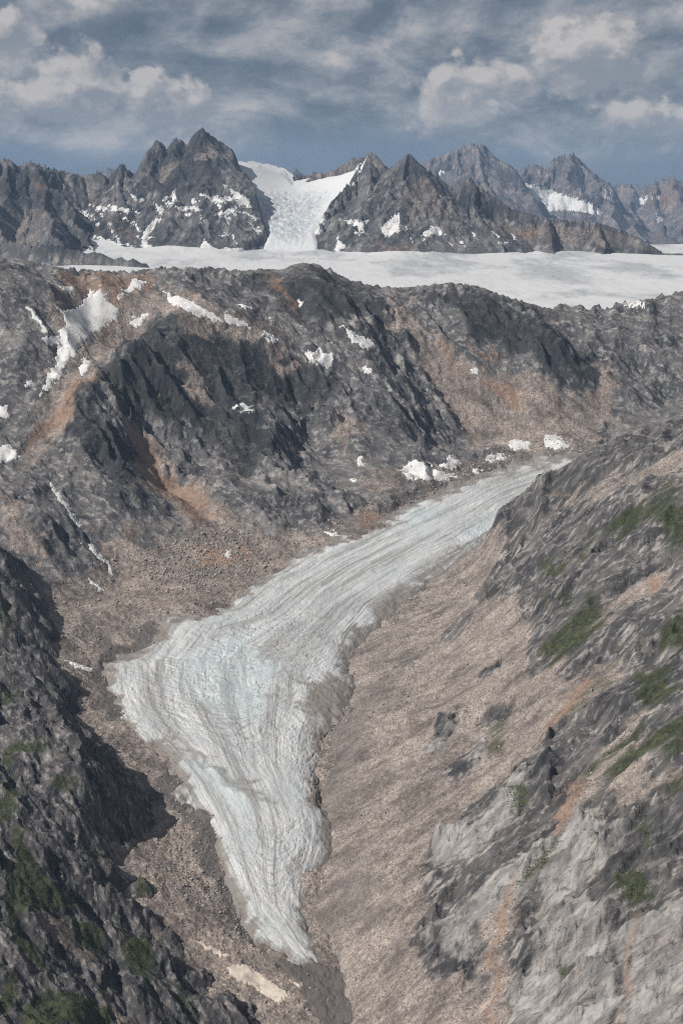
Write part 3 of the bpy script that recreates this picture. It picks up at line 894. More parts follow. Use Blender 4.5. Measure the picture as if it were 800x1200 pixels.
# ------------------------------------------------------------------ rocky spur in the left foreground
crest = [P(*a) for a in [(300, 1225, 2590), (285, 1203, 2620), (235, 1135, 2775), (196, 1085, 2885), (160, 1015, 3010), (124, 955, 3090), (106, 905, 3110), (90, 855, 3270), (64, 815, 3520),
                         (50, 775, 3780), (46, 735, 3980), (34, 695, 4160), (6, 645, 4380), (-80, 570, 4750), (-170, 490, 5050)]]
dpts = list(crest)
for k, c in enumerate(crest[2:], 2):
    hh = c[2] - float(T_AB(np.array([c[0]]), np.array([c[1]]))[0])
    f = min(1.0, hh / 230.0)
    dpts.append((c[0] + 0.893 * 90 * f, c[1] + 0.45 * 90 * f, c[2] - 110 * f))
    dpts.append((c[0] + 0.893 * 300 * f, c[1] + 0.45 * 300 * f, c[2] - 340 * f))
for a in [(0, 760, 3830), (0, 820, 3480), (0, 900, 3110), (0, 1000, 2810), (0, 1100, 2575), (0, 1200, 2380), (50, 900, 3120), (50, 1000, 2840), (50, 1100, 2600), (50, 1200, 2400),
          (100, 1000, 2920), (100, 1100, 2670), (100, 1200, 2460), (150, 1100, 2735), (150, 1200, 2510), (200, 1180, 2595), (240, 1215, 2580), (-100, 1200, 2260), (-100, 1000, 2650), (-100, 800, 3430), (-100, 650, 4250)]:
    dpts.append(P(*a))
dpts += [(-100, 2350, 380), (-60, 2600, 380), (-120, 2900, 420), (-420, 1950, 640), (-200, 2050, 400)]
T_D = TPS(dpts, 1e-4)
D_GRASS = [[(0, 870), (50, 848), (55, 862), (30, 880), (0, 900)], [(0, 912), (27, 928), (22, 955), (0, 962)], [(20, 960), (50, 1010), (85, 1033), (112, 1045), (60, 1052), (8, 1082), (8, 1030)],
           [(8, 1040), (40, 1090), (62, 1140), (20, 1102)], [(130, 1068), (172, 1088), (184, 1162), (160, 1142)], [(30, 1172), (50, 1150), (130, 1168), (132, 1210), (20, 1210)], [(205, 1160), (225, 1165), (230, 1200), (210, 1190)],
           [(60, 900), (90, 905), (85, 930), (60, 925)], [(100, 975), (115, 985), (120, 1010), (105, 1000)], [(40, 1130), (70, 1150), (60, 1170)], [(0, 1120), (25, 1150), (10, 1190), (0, 1180)], [(0, 700), (15, 720), (10, 750), (0, 745)],
           [(150, 1010), (165, 1020), (180, 1060), (160, 1040)], [(70, 1060), (110, 1070), (130, 1110), (90, 1090)], [(0, 790), (25, 800), (20, 815), (0, 815)]]
D_SCREE = [[(35, 1045), (62, 1062), (118, 1110), (100, 1112), (50, 1082)], [(110, 1128), (165, 1192), (130, 1182)], [(0, 1000), (30, 1010), (10, 1015)]]
D_PALE = [[(10, 870), (60, 865), (75, 900), (50, 905)], [(30, 940), (90, 960), (95, 1010), (60, 1000)], [(60, 1080), (140, 1130), (100, 1140)], [(90, 1010), (150, 1060), (190, 1120), (150, 1090)]]
X, Y = fan(-0.262, -0.030, 320, [(1900, 2150, 30), (2150, 2500, 130), (2500, 3300, 260), (3300, 5100, 160)], 0.12, 0.02)
Z0 = T_D(X, Y)
gx, gy = grad(Z0, X, Y)
U, V = proj(X, Y, Z0)
jit = (fbm(X, Y, 60, 4, 0.55, 203) * 8, fbm(X, Y, 60, 4, 0.55, 231) * 8)
scr = soft(D_SCREE, U, V, 5, jit)
gra = soft(D_GRASS, U, V, 7, jit)
rock = 1 - 0.8 * np.maximum(scr, gra * 0.6)
wx, wy = X + 16 * fbm(X, Y, 80, 3, 0.5, 205), Y + 16 * fbm(X, Y, 80, 3, 0.5, 206)
# joints cut the spur from the crest down towards the camera's right
ca, sa = math.cos(math.radians(-62)), math.sin(math.radians(-62))
dx_, ac_ = (wx * ca + wy * sa) * 0.40, (-wx * sa + wy * ca)
Zd = 26 * fbm(X, Y, 300, 3, 0.5, 209)
gul = gullies(X, Y, gx, gy, 200, 5, 0.42, 221)
Zd += 24 * gul * (0.4 + 0.6 * rock)
Zd += rock * (13 * ridged(dx_, ac_, 75, 5, 0.42, 213) + 24 * facet(dx_, ac_, 110, 216, 0.9, 0.15) + 20 * facet(dx_, ac_, 55, 217, 0.9, 0.25) + 9 * facet(dx_, ac_, 24, 218) + 4 * facet(wx, wy, 11, 219) + 1.6 * facet(wx, wy, 5.5, 220))
Zd += scr * 1.2 * facet(X, Y, 5, 252)
Z = (Z0 + Zd * 0.8 - 8).astype(f4)
DD = (X, Y, Z)
U, V = proj(X, Y, Z)
one = scr * 0 + 1
lay = np.stack([(X * ca + Y * sa) * 0.35, -X * sa + Y * ca, Z * 0.5, X * 0], -1)
D_at = {'lay': lay.reshape(-1, 4), 'cover': np.stack([scr, scr * 0, gra * 0.8, one], -1).reshape(-1, 4),
        'stain': np.stack([soft(D_PALE, U, V, 10, jit) * 0.55, scr * 0 + 0.12, scr * 0.3, one], -1).reshape(-1, 4)}
keep = qmask(Z > np.interp(Y, GZ_Y, GZ_Z) - 90)
Vv = np.stack([X, Y, Z], -1).reshape(-1, 3)
Vv, Qq, at = compact(Vv, quads(*X.shape)[keep], D_at)
tag(mesh_np('rock_spur', Vv, Qq, M_SPUR, at), 'dark mossy rock spur with sheer cliffs throwing its shadow on the valley', 'rock spur', kind='structure')


def sample(S, x, y):
    """bilinear height of a fan-grid surface S at ground points"""
    Xs, Ys, Zs = S
    ys = Ys[:, 0]
    t = (Xs / Ys)[0]
    tq = np.asarray(x) / np.asarray(y)
    tt = np.interp(tq, t, np.arange(len(t)))
    r = np.interp(y, ys, np.arange(len(ys)))
    ok = (tq >= t[0]) & (tq <= t[-1]) & (np.asarray(y) >= ys[0]) & (np.asarray(y) <= ys[-1])
    c0 = np.clip(tt.astype(int), 0, len(t) - 2)
    r0 = np.clip(r.astype(int), 0, len(ys) - 2)
    fc, fr = np.clip(tt - c0, 0, 1), np.clip(r - r0, 0, 1)
    z = (Zs[r0, c0] * (1 - fc) + Zs[r0, c0 + 1] * fc) * (1 - fr) + (Zs[r0 + 1, c0] * (1 - fc) + Zs[r0 + 1, c0 + 1] * fc) * fr
    return np.where(ok, z, -1e4)


# valley floor and wall: leave out what lies deep below the mountainside and the spur
X, Y, Z = AB
over = np.maximum(sample(CC, X.ravel(), Y.ravel()), sample(DD, X.ravel(), Y.ravel())).reshape(X.shape)
vis = qmask(over < Z + 45)
Vv = np.stack([X, Y, Z], -1).reshape(-1, 3)
Qq = quads(*X.shape)
fl_ = qmask(flo > 0.5)
for nm, sel, lab, cat in (('valley_floor', vis & fl_, 'brown rubble-strewn valley floor around the glacier tongue', 'valley floor'),
                          ('mountain_wall', vis & ~fl_, 'dark craggy mountain wall behind the glacier with rust streaks and snow patches', 'mountain')):
    v_, q_, a_ = compact(Vv, Qq[sel], AB_attrs)
    tag(mesh_np(nm, v_, q_, M_WALL, a_), lab, cat, kind='structure')

# ------------------------------------------------------------------ the valley glacier
G_POLY = [(640, 532), (600, 543), (560, 556), (500, 580), (450, 607), (400, 627), (350, 650), (300, 682), (262, 712), (225, 720), (190, 722), (195, 738), (172, 756), (125, 775),
          (130, 820), (145, 852), (185, 868), (200, 890), (215, 915), (205, 925), (235, 945), (255, 985), (268, 1010), (275, 1045), (292, 1080), (322, 1115), (345, 1128), (382, 1136),
          (366, 1100), (354, 1072), (362, 1040), (381, 1000), (386, 965), (370, 935), (366, 905), (376, 870), (372, 850), (400, 832), (408, 790), (412, 760), (440, 735), (470, 706),
          (520, 675), (575, 636), (640, 590), (720, 545), (720, 525)]
G_LEFT = [on_floor(u, v)[:2] for (u, v) in [(760, 520), (640, 532), (560, 556), (500, 580), (450, 607), (400, 627), (350, 650), (300, 682), (262, 712), (190, 722), (125, 775), (130, 820), (145, 852), (200, 900), (240, 960),
                                            (272, 1030), (292, 1080), (345, 1128), (400, 1160)]]
G_RIGHT = [on_floor(u, v)[:2] for (u, v) in [(800, 545), (720, 560), (640, 592), (575, 636), (520, 672), (450, 715), (420, 750), (408, 790), (395, 830), (372, 870), (366, 905), (386, 965), (381, 1000), (360, 1045), (356, 1075),
                                             (382, 1136), (405, 1160)]]
G_DEBRIS = [[(145, 845), (190, 862), (240, 885), (290, 915), (330, 935), (330, 945), (280, 925), (220, 890), (180, 875), (140, 858)],
            [(348, 802), (366, 797), (408, 786), (414, 838), (386, 856), (364, 842), (346, 830), (356, 815)],
            [(400, 740), (430, 725), (440, 700), (480, 680), (540, 640), (560, 640), (470, 710), (420, 765), (395, 810)],
            [(185, 860), (215, 885), (232, 930), (200, 930), (170, 900)], [(370, 720), (390, 715), (385, 730)], [(372, 738), (398, 738), (380, 752)],
            [(375, 850), (395, 870), (372, 935), (362, 900)], [(340, 1000), (352, 1000), (350, 1060), (345, 1060)],
            [(230, 935), (262, 1000), (275, 1050), (268, 1050), (245, 1000), (222, 950)],
            [(560, 556), (640, 530), (720, 520), (700, 535), (600, 558), (540, 572)], [(500, 580), (420, 620), (350, 655), (345, 648), (420, 612), (490, 576)],
            [(300, 1090), (330, 1110), (365, 1125), (380, 1140), (320, 1125)], [(112, 780), (128, 775), (136, 820), (150, 852), (130, 850)], [(318, 805), (300, 812), (330, 815)]]
G_BLUE = [[(470, 600), (500, 585), (520, 600), (480, 625)], [(200, 770), (280, 740), (330, 780), (300, 850), (220, 820)], [(540, 620), (570, 600), (580, 615), (550, 645)], [(200, 880), (260, 900), (310, 960), (260, 940)]]
G_ARC = [[(150, 770), (290, 720), (380, 720), (400, 780), (330, 850), (330, 900), (230, 870), (150, 840)], [(280, 980), (380, 960), (370, 1050), (300, 1060)]]
X, Y = fan(-0.165, 0.190, 580, [(2740, 3100, 180), (3100, 4000, 250), (4000, 5000, 150), (5000, 6100, 80)])
Z0 = T_AB(X, Y) + 10
U, V = proj(X, Y, Z0)
jit = (fbm(X, Y, 70, 5, 0.6, 303) * 6, fbm(X, Y, 70, 5, 0.6, 331) * 6)
sd = sdf(G_POLY, U + jit[0], V + jit[1])
dome = 20 * (1 - np.exp(-np.clip(sd, 0, 60) / 20)) - 7 + np.clip(sd, -30, 0) * 1.2
dl, al = dist_poly(G_LEFT, X, Y)
dr, ar = dist_poly(G_RIGHT, X, Y)
tt = dl / (dl + dr + 1e-3)
ss = 0.5 * (al / al.max() + ar / ar.max()) * 8 + 2.0 * (tt - 0.5) ** 2
width = dl + dr
tw, sw = tt * width, ss * 420
Zg = Z0 + dome + 5 * fbm(X, Y, 240, 3, 0.5, 309)
rid = ridged(tw * 1.0, sw * 0.22, 26, 4, 0.5, 311)
arcm = soft(G_ARC, U, V, 30, None)
cre = -np.clip(ridged(tw * 0.25, sw * 1.0, 34, 3, 0.5, 315) - 0.15, 0, 1)
rough = sm(fbm(X, Y, 380, 3, 0.5, 317), -0.35, 0.35)
blk = facet(X, Y, 20, 319) * 1.7 + facet(X, Y, 9, 320) * 1.3
cremask = np.maximum(arcm * 0.8, soft([[(530, 640), (560, 600), (585, 605), (560, 650)], [(180, 725), (200, 720), (205, 750), (180, 760)], [(340, 840), (380, 850), (365, 940), (340, 900)]], U, V, 12) * 1.6)
Zg += 0.9 * rid + 2.2 * cre * (0.1 + cremask) + 0.32 * blk * (0.2 + 0.5 * rough + 0.5 * arcm) + 0.6 * ridged(X, Y, 30, 4, 0.5, 321)
crk = np.abs(perlin(tw / 90 + 0.5 * fbm(X, Y, 60, 3, 0.5, 351), sw / 26, 352))
Zg -= 5.0 * sm(crk, 0.05, 0.0) * np.clip(cremask + 0.25 * rough, 0, 1)
Zg = Zg.astype(f4)
U2, V2 = proj(X, Y, Zg)
jit2 = (jit[0] * 0.8, jit[1] * 0.8)
deb = soft(G_DEBRIS, U2, V2, 13, (jit[0] * 1.6, jit[1] * 1.6)) * 0.85
deb = np.maximum(deb, 0.9 * sm(sd + 9 * fbm(X, Y, 90, 5, 0.6, 341), 17, -3))
lines = fbm(tt * 1000, ss * 55, 42, 4, 0.55, 361)
deb = np.maximum(deb, 0.72 * sm(lines, -0.05, 0.40) * sm(tt, 0.70, 0.92) * sm(Y, 3750, 4100))
lap = sample(CC, X.ravel(), Y.ravel()).reshape(X.shape) - Zg + 4 * fbm(X, Y, 70, 4, 0.6, 363)
deb = np.maximum(deb, 0.9 * sm(lap, -16, -1))
one = deb * 0 + 1
at = {'cover': np.stack([deb, soft(G_BLUE, U2, V2, 22), arcm, one], -1).reshape(-1, 4),
      'flow': np.stack([tt, ss, tt * 0], -1).reshape(-1, 3)}
at['flow'] = np.concatenate([at['flow'], np.ones((len(at['flow']), 1))], -1)
Vv = np.stack([X, Y, Zg], -1).reshape(-1, 3)
Vv, Qq, at = compact(Vv, quads(*X.shape)[qmask(sd > -5)], at)
GG = (X, Y, np.where(sd > 0, Zg, -1e4))
tag(mesh_np('valley_glacier', Vv, Qq, M_ICE, at), 'grey-white valley glacier with dirt streaks narrowing to a tongue in the valley', 'glacier', kind='structure')

# ------------------------------------------------------------------ icefield behind the ridge
def z_ice(X, Y):
    return 1436 + (Y - 7500) * 0.0205 + 45 * sm(-X, 200, 2200) * sm(Y, 9500, 12600) + sm(Y, 11600, 13400) * sm(-X, -2300, -1300) * (70 + 55 * fbm(np.asarray(X, float), np.asarray(Y, float), 900, 3, 0.5, 411))


X, Y = fan(-0.40, 0.42, 330, [(6900, 9000, 60), (9000, 14500, 70)])
Zi = z_ice(X, Y) + 14 * fbm(X, Y, 1100, 4, 0.5, 401) + 1.8 * ridged(X, Y * 0.4, 160, 4, 0.5, 402)
Vv = np.stack([X, Y, Zi], -1).reshape(-1, 3)
tag(mesh_np('icefield', Vv, quads(*X.shape), M_FIRN), 'wide white icefield lying behind the dark ridge', 'icefield', kind='structure')

# ------------------------------------------------------------------ far mountains
def massif(ridges, X, Y, s0=0.50, h0=220.0, d0=320.0):
    z = np.full(X.shape, -1e5, f4)
    for pl in ridges:
        for (a, b) in zip(pl[:-1], pl[1:]):
            ex, ey = b[0] - a[0], b[1] - a[1]
            t = np.clip(((X - a[0]) * ex + (Y - a[1]) * ey) / (ex * ex + ey * ey + 1e-9), 0, 1)
            d = np.sqrt((X - a[0] - t * ex) ** 2 + (Y - a[1] - t * ey) ** 2)
            z = np.maximum(z, a[2] + t * (b[2] - a[2]) - s0 * d - h0 * (1 - np.exp(-d / d0)))
    return z.astype(f4)


def far_mountain(name, ridges, t0, t1, nc, rows, base, mat, label, scree=(), rust=(), dark=(), seed=500, k=1.0, carve=None, amp=1.0):
    X, Y = fan(t0, t1, nc, rows)
    sky_line = [proj(*p) for p in ridges[0]]
    wob = (45 * k * fbm(X, Y, 500 * k, 4, 0.5, seed), 45 * k * fbm(X, Y, 500 * k, 4, 0.5, seed + 3))
    Z0 = massif(ridges, X + wob[0], Y + wob[1])
    gx, gy = grad(Z0, X, Y)
    g = gullies(X, Y, np.clip(gx, -1.5, 1.5), np.clip(gy, -1.5, 1.5), 480 * k, 4, 0.42, seed + 9)
    cr = sm(Z0, 1560, 1800)
    Zd = (0.25 + 0.75 * cr) * amp * (60 * k * g + 11 * k * ridged(X + wob[0], Y, 240 * k, 5, 0.45, seed + 20) + 26 * k * facet(X, Y, 260 * k, seed + 29, 0.9, 0.1) + 13 * k * facet(X, Y, 130 * k, seed + 30) + 6 * k * facet(X, Y, 55 * k, seed + 31))
    Z = fit_skyline(X, Y, Z0 + Zd, sky_line, rows[0][0], rows[-1][1], 260 * k, 11)
    U, V = proj(X, Y, Z)
    if carve is not None:
        Z = carve(X, Y, Z, U, V)
    U, V = proj(X, Y, Z)
    jit = (fbm(X, Y, 260 * k, 4, 0.55, seed + 40) * 5, fbm(X, Y, 260 * k, 4, 0.55, seed + 41) * 5)
    scr = np.maximum(soft(scree, U, V, 6, jit), sm(-g, 0.1, 0.6) * 0.3)
    one = scr * 0 + 1
    lay = np.stack([X, Y * 0.5, Z * 0.35, X * 0], -1)
    at = {'lay': lay.reshape(-1, 4), 'cover': np.stack([scr, soft(rust, U, V, 6, jit) * 0.6, scr * 0, one], -1).reshape(-1, 4),
          'stain': np.stack([scr * 0, soft(dark, U, V, 8, jit) * 0.7, scr * 0, one], -1).reshape(-1, 4)}
    Vv = np.stack([X, Y, Z], -1).reshape(-1, 3)
    Vv, Qq, at = compact(Vv, quads(*X.shape)[qmask(Z > base(X, Y) - 70)], at)
    tag(mesh_np(name, Vv, Qq, mat, at), label, 'mountain', kind='structure')
    return (X, Y, Z.astype(f4))


def R(*pts):
    return [P(*p) for p in pts]


HG = TPS([P(*a) for a in [(275, 192, 14300), (300, 196, 14420), (340, 207, 14550), (375, 206, 14450), (424, 194, 14000), (300, 225, 13900), (345, 232, 14000), (395, 222, 13900),
                          (308, 255, 13400), (345, 258, 13400), (385, 250, 13450), (312, 296, 12750), (345, 297, 12720), (362, 294, 12750), (330, 275, 13000), (405, 309, 12300), (268, 311, 12300), (335, 310, 12300)]], 1e-3)
HG_POLY = [(274, 190), (302, 191), (330, 198), (345, 213), (372, 208), (402, 200), (427, 192), (408, 228), (385, 252), (370, 272), (374, 294), (405, 309), (268, 311), (304, 292), (312, 275), (300, 242), (286, 215)]


def carve_left(X, Y, Z, U, V):
    zg = HG(X, Y)
    Ug, Vg = proj(X, Y, zg)
    m = sm(sdf(HG_POLY, Ug, Vg), -3, 5) * (Y < 14700)
    return np.where(m > 0, Z * (1 - m) + np.minimum(Z, zg - 25) * m, Z)


left_r = [R((-160, 205, 13500), (-60, 192, 13600), (-20, 183, 13600), (0, 187, 13600), (12, 186, 13600), (20, 195, 13620), (35, 189, 13640), (60, 197, 13700), (100, 206, 13800), (116, 201, 13840), (126, 208, 13850), (143, 191, 13900),
            (158, 205, 13950), (170, 180, 14000), (185, 163, 14020), (196, 174, 14040), (207, 159, 14060), (217, 170, 14080), (235, 149, 14100), (250, 160, 14150), (268, 172, 14220), (288, 187, 14300), (305, 193, 14420), (325, 199, 14550), (340, 206, 14650)),
          R((0, 187, 13600), (10, 225, 13200), (-10, 300, 12000)), R((35, 189, 13640), (70, 230, 13200), (95, 270, 12700), (120, 305, 12000)), R((143, 191, 13900), (140, 225, 13450), (160, 262, 13000), (185, 285, 12750)),
          R((185, 163, 14020), (180, 205, 13650), (215, 250, 13150), (225, 285, 12800)), R((235, 149, 14100), (228, 185, 13850), (245, 215, 13600), (255, 250, 13200), (285, 285, 12820)), R((268, 172, 14220), (285, 215, 13700), (300, 262, 13200), (310, 285, 12900)),
          R((-160, 250, 12000), (-60, 268, 11700), (0, 278, 11500), (40, 285, 11300), (80, 290, 11150), (120, 297, 11050), (172, 307, 11000)), R((50, 240, 13000), (70, 285, 11300)),
          R((60, 197, 13700), (50, 240, 13000), (20, 290, 12200)), R((-60, 192, 13600), (-40, 300, 12000))]
mid_r = [R((330, 206, 14650), (345, 206, 14620), (362, 205, 14600), (385, 192, 14350), (402, 180, 14150), (416, 170, 14000), (426, 183, 13950), (437, 178, 13900), (455, 198, 13720), (466, 190, 13620), (479, 179, 13500), (492, 192, 13500), (510, 206, 13480),
           (530, 221, 13450), (540, 213, 13420), (549, 207, 13400), (560, 216, 13360), (575, 228, 13300), (600, 245, 13200), (640, 256, 13120), (700, 261, 13000), (740, 274, 12900), (778, 297, 12700)),
         R((416, 170, 14000), (408, 215, 13600), (385, 255, 13150), (368, 285, 12850)), R((437, 178, 13900), (430, 230, 13300), (410, 285, 12800)), R((479, 179, 13500), (472, 220, 13200), (455, 260, 12900), (470, 300, 12500)),
         R((492, 192, 13500), (510, 240, 13050), (530, 298, 12520)), R((549, 207, 13400), (560, 250, 13000), (590, 300, 12480)), R((640, 256, 13120), (650, 298, 12500)), R((700, 261, 13000), (705, 298, 12480))]
FL = far_mountain('left_mountains', left_r, -0.330, -0.015, 350, [(10500, 12500, 60), (12500, 14250, 140), (14250, 15000, 24)], z_ice, M_FAR, 'jagged dark three-summit mountains left of the steep icefall', seed=500, carve=carve_left,
                  scree=[[(0, 240), (60, 250), (40, 290), (0, 280)], [(90, 220), (150, 250), (130, 270)], [(225, 190), (240, 170), (280, 190), (262, 182)], [(185, 200), (215, 185), (190, 215)]], rust=[[(20, 200), (60, 215), (50, 230)], [(240, 165), (285, 188), (262, 182)], [(120, 260), (165, 270), (150, 285)]],
                  dark=[[(165, 185), (235, 150), (262, 190), (270, 230), (180, 225)], [(-20, 190), (60, 200), (80, 260), (0, 235)], [(40, 290), (120, 250), (140, 300), (40, 305)]])
FM = far_mountain('pyramid_mountain', mid_r, -0.050, 0.235, 360, [(12250, 13600, 135), (13600, 15000, 60)], z_ice, M_FAR, 'grey pyramid-shaped peaks rising right of the icefall above the icefield', seed=560, carve=carve_left,
                  scree=[[(470, 220), (500, 210), (540, 250), (480, 260)], [(560, 260), (700, 268), (760, 290), (600, 285)]], rust=[[(350, 207), (400, 190), (412, 196), (380, 210)], [(580, 262), (640, 270), (620, 285)], [(430, 280), (480, 285), (520, 300), (440, 292)]],
                  dark=[[(478, 182), (530, 222), (548, 208), (600, 248), (570, 255), (500, 220)], [(660, 265), (770, 292), (700, 300)]])


def low_base(X, Y):
    return X * 0 + 600


FA = far_mountain('blue_mountain', [R((440, 230, 31382), (470, 210, 31382), (490, 196, 31382), (505, 185, 31382), (515, 183, 31382), (525, 178, 31382), (540, 172, 31382), (552, 168, 31382), (566, 168, 31382), (575, 179, 31382), (585, 188, 31382), (595, 192, 31382), (606, 200, 31382), (630, 240, 30472), (650, 300, 28262)),
                                  R((512, 184, 31382), (500, 260, 29166)), R((562, 168, 31382), (565, 215, 30089), (600, 255, 28797)), R((535, 174, 31382), (540, 260, 29166)), R((590, 194, 31197), (622, 250, 29351))],
                  0.02, 0.16, 200, [(27690, 31751, 100), (31751, 33597, 16)], low_base, M_HAZY, 'hazy blue-grey mountain standing behind the pyramid peaks', seed=600, k=2.30)
FB = far_mountain('glaciated_mountain', [R((580, 230, 33228), (600, 205, 33228), (612, 197, 33228), (622, 193, 33228), (632, 194, 33228), (640, 198, 33228), (648, 186, 33228), (655, 183, 33228), (664, 182, 33228), (672, 180, 33228), (682, 190, 33228), (692, 200, 33228), (705, 210, 33228), (716, 216, 33228), (735, 250, 31278), (760, 290, 29068)),
                                         R((669, 179, 33228), (668, 215, 31935), (690, 232, 31197)), R((700, 208, 32858), (712, 240, 31197), (735, 285, 29166)), R((648, 184, 33412), (640, 215, 32305), (620, 222, 31751)), R((690, 260, 29536), (640, 255, 29536), (600, 250, 29536))],
                  0.09, 0.22, 200, [(28059, 33412, 110), (33412, 35443, 16)], low_base, M_HAZY, 'hazy brown-grey mountain with a small glacier on its flank', seed=640, k=2.41)
FC = far_mountain('purple_mountain', [R((690, 240, 37843), (715, 217, 37473), (735, 216, 37289), (752, 220, 36920), (768, 213, 36735), (786, 207, 36550), (800, 214, 36366), (830, 204, 36181), (900, 220, 35812)),
                                      R((735, 216, 37289), (750, 260, 34335), (775, 292, 31935)), R((786, 207, 36550), (800, 250, 34151), (800, 296, 31382)), R((830, 204, 36181), (840, 290, 31382)), R((768, 213, 36735), (770, 250, 34704))],
                  0.145, 0.27, 170, [(30459, 36920, 90), (36920, 39135, 14)], low_base, M_HAZY, 'farthest purple-grey mountain beyond the right edge of the icefield', seed=680, k=2.77,
                  rust=[[(735, 220), (800, 210), (800, 240), (760, 250)]])
FD = far_mountain('distant_peak', [R((318, 212, 44000), (335, 203, 44000), (345, 196, 44000), (354, 203, 44000), (372, 214, 44000))], -0.052, -0.012, 60, [(42300, 44700, 30), (44700, 46000, 10)], low_base, M_HAZY,
                  'tiny blue peak showing through the saddle above the icefall', seed=700, k=2.0)
FE = far_mountain('distant_ridge', [R((85, 210, 42000), (100, 204, 42000), (112, 203, 42000), (128, 196, 42000), (136, 201, 42000), (160, 212, 42000))], -0.178, -0.118, 60, [(40300, 42700, 30), (42700, 44000, 10)], low_base, M_HAZY,
                  'tiny blue ridge showing behind the notch in the left mountains', seed=720, k=2.0)

# the icefall that drops through the saddle
X, Y = fan(-0.085, 0.025, 220, [(12100, 13400, 80), (13400, 14750, 80)])
Zh = HG(X, Y)
U, V = proj(X, Y, Zh)
sd = sdf([(p[0], p[1]) for p in HG_POLY], U + 2.5 * fbm(X, Y, 260, 4, 0.55, 801), V + 2.5 * fbm(X, Y, 260, 4, 0.55, 802))
fallm = soft([[(300, 232), (385, 224), (366, 262), (350, 284), (322, 284)]], U, V, 16)
Zh = Zh - 18 + 22 * sm(sd, -3, 6) + fallm * (14 * facet(X, Y, 60, 803) + 9 * facet(X, Y, 28, 804) + 10 * ridged(X * 0.4, Y, 120, 3, 0.5, 805))
one = fallm * 0 + 1
at = {'cover': np.stack([0 * one, fallm, 0 * one, one], -1).reshape(-1, 4)}
Vv = np.stack([X, Y, Zh], -1).reshape(-1, 3)
Vv, Qq, at = compact(Vv, quads(*X.shape)[qmask(sd > -3)], at)


def icefall_mat():
    m = bpy.data.materials.new('icefall')
    m.use_nodes = True
    q = NT(m.node_tree)
    pos = q.n('ShaderNodeTexCoord').outputs['Object']
    cm = q.sep(q.n('ShaderNodeAttribute', attribute_name='cover').outputs['Color'])
    n1 = q.noise(pos, 0.006, 5, 0.6)
    n2 = q.noise(pos, 0.03, 4, 0.65)
    c = q.mix(q.math('MULTIPLY', q.step(q.math('ADD', cm[1], q.math('SUBTRACT', n1, 0.5)), 0.2, 0.9), 0.85), (0.49, 0.49, 0.49),
              q.mix(q.step(n2, 0.4, 0.62), (0.28, 0.305, 0.32), (0.46, 0.47, 0.47)))
    bsdf_out(q, c, 0.7, n2, 6.0, 0.6)
    return m


tag(mesh_np('icefall', Vv, Qq, icefall_mat(), at), 'steep snow-topped icefall dropping through the saddle between the far peaks', 'icefall', kind='structure')

# ------------------------------------------------------------------ snow patches lying on the slopes
def largest(m):
    """the biggest connected piece of a face mask"""
    todo = {(int(a), int(b)) for a, b in zip(*np.where(m))}
    best = []
    while todo:
        st = [todo.pop()]
        comp = [st[0]]
        while st:
            a, b = st.pop()
            for nb in ((a + 1, b), (a - 1, b), (a, b + 1), (a, b - 1)):
                if nb in todo:
                    todo.remove(nb)
                    st.append(nb)
                    comp.append(nb)
        if len(comp) > len(best):
            best = comp
    out = np.zeros(m.shape, bool)
    if best:
        a, b = np.array(best).T
        out[a, b] = True
    return out


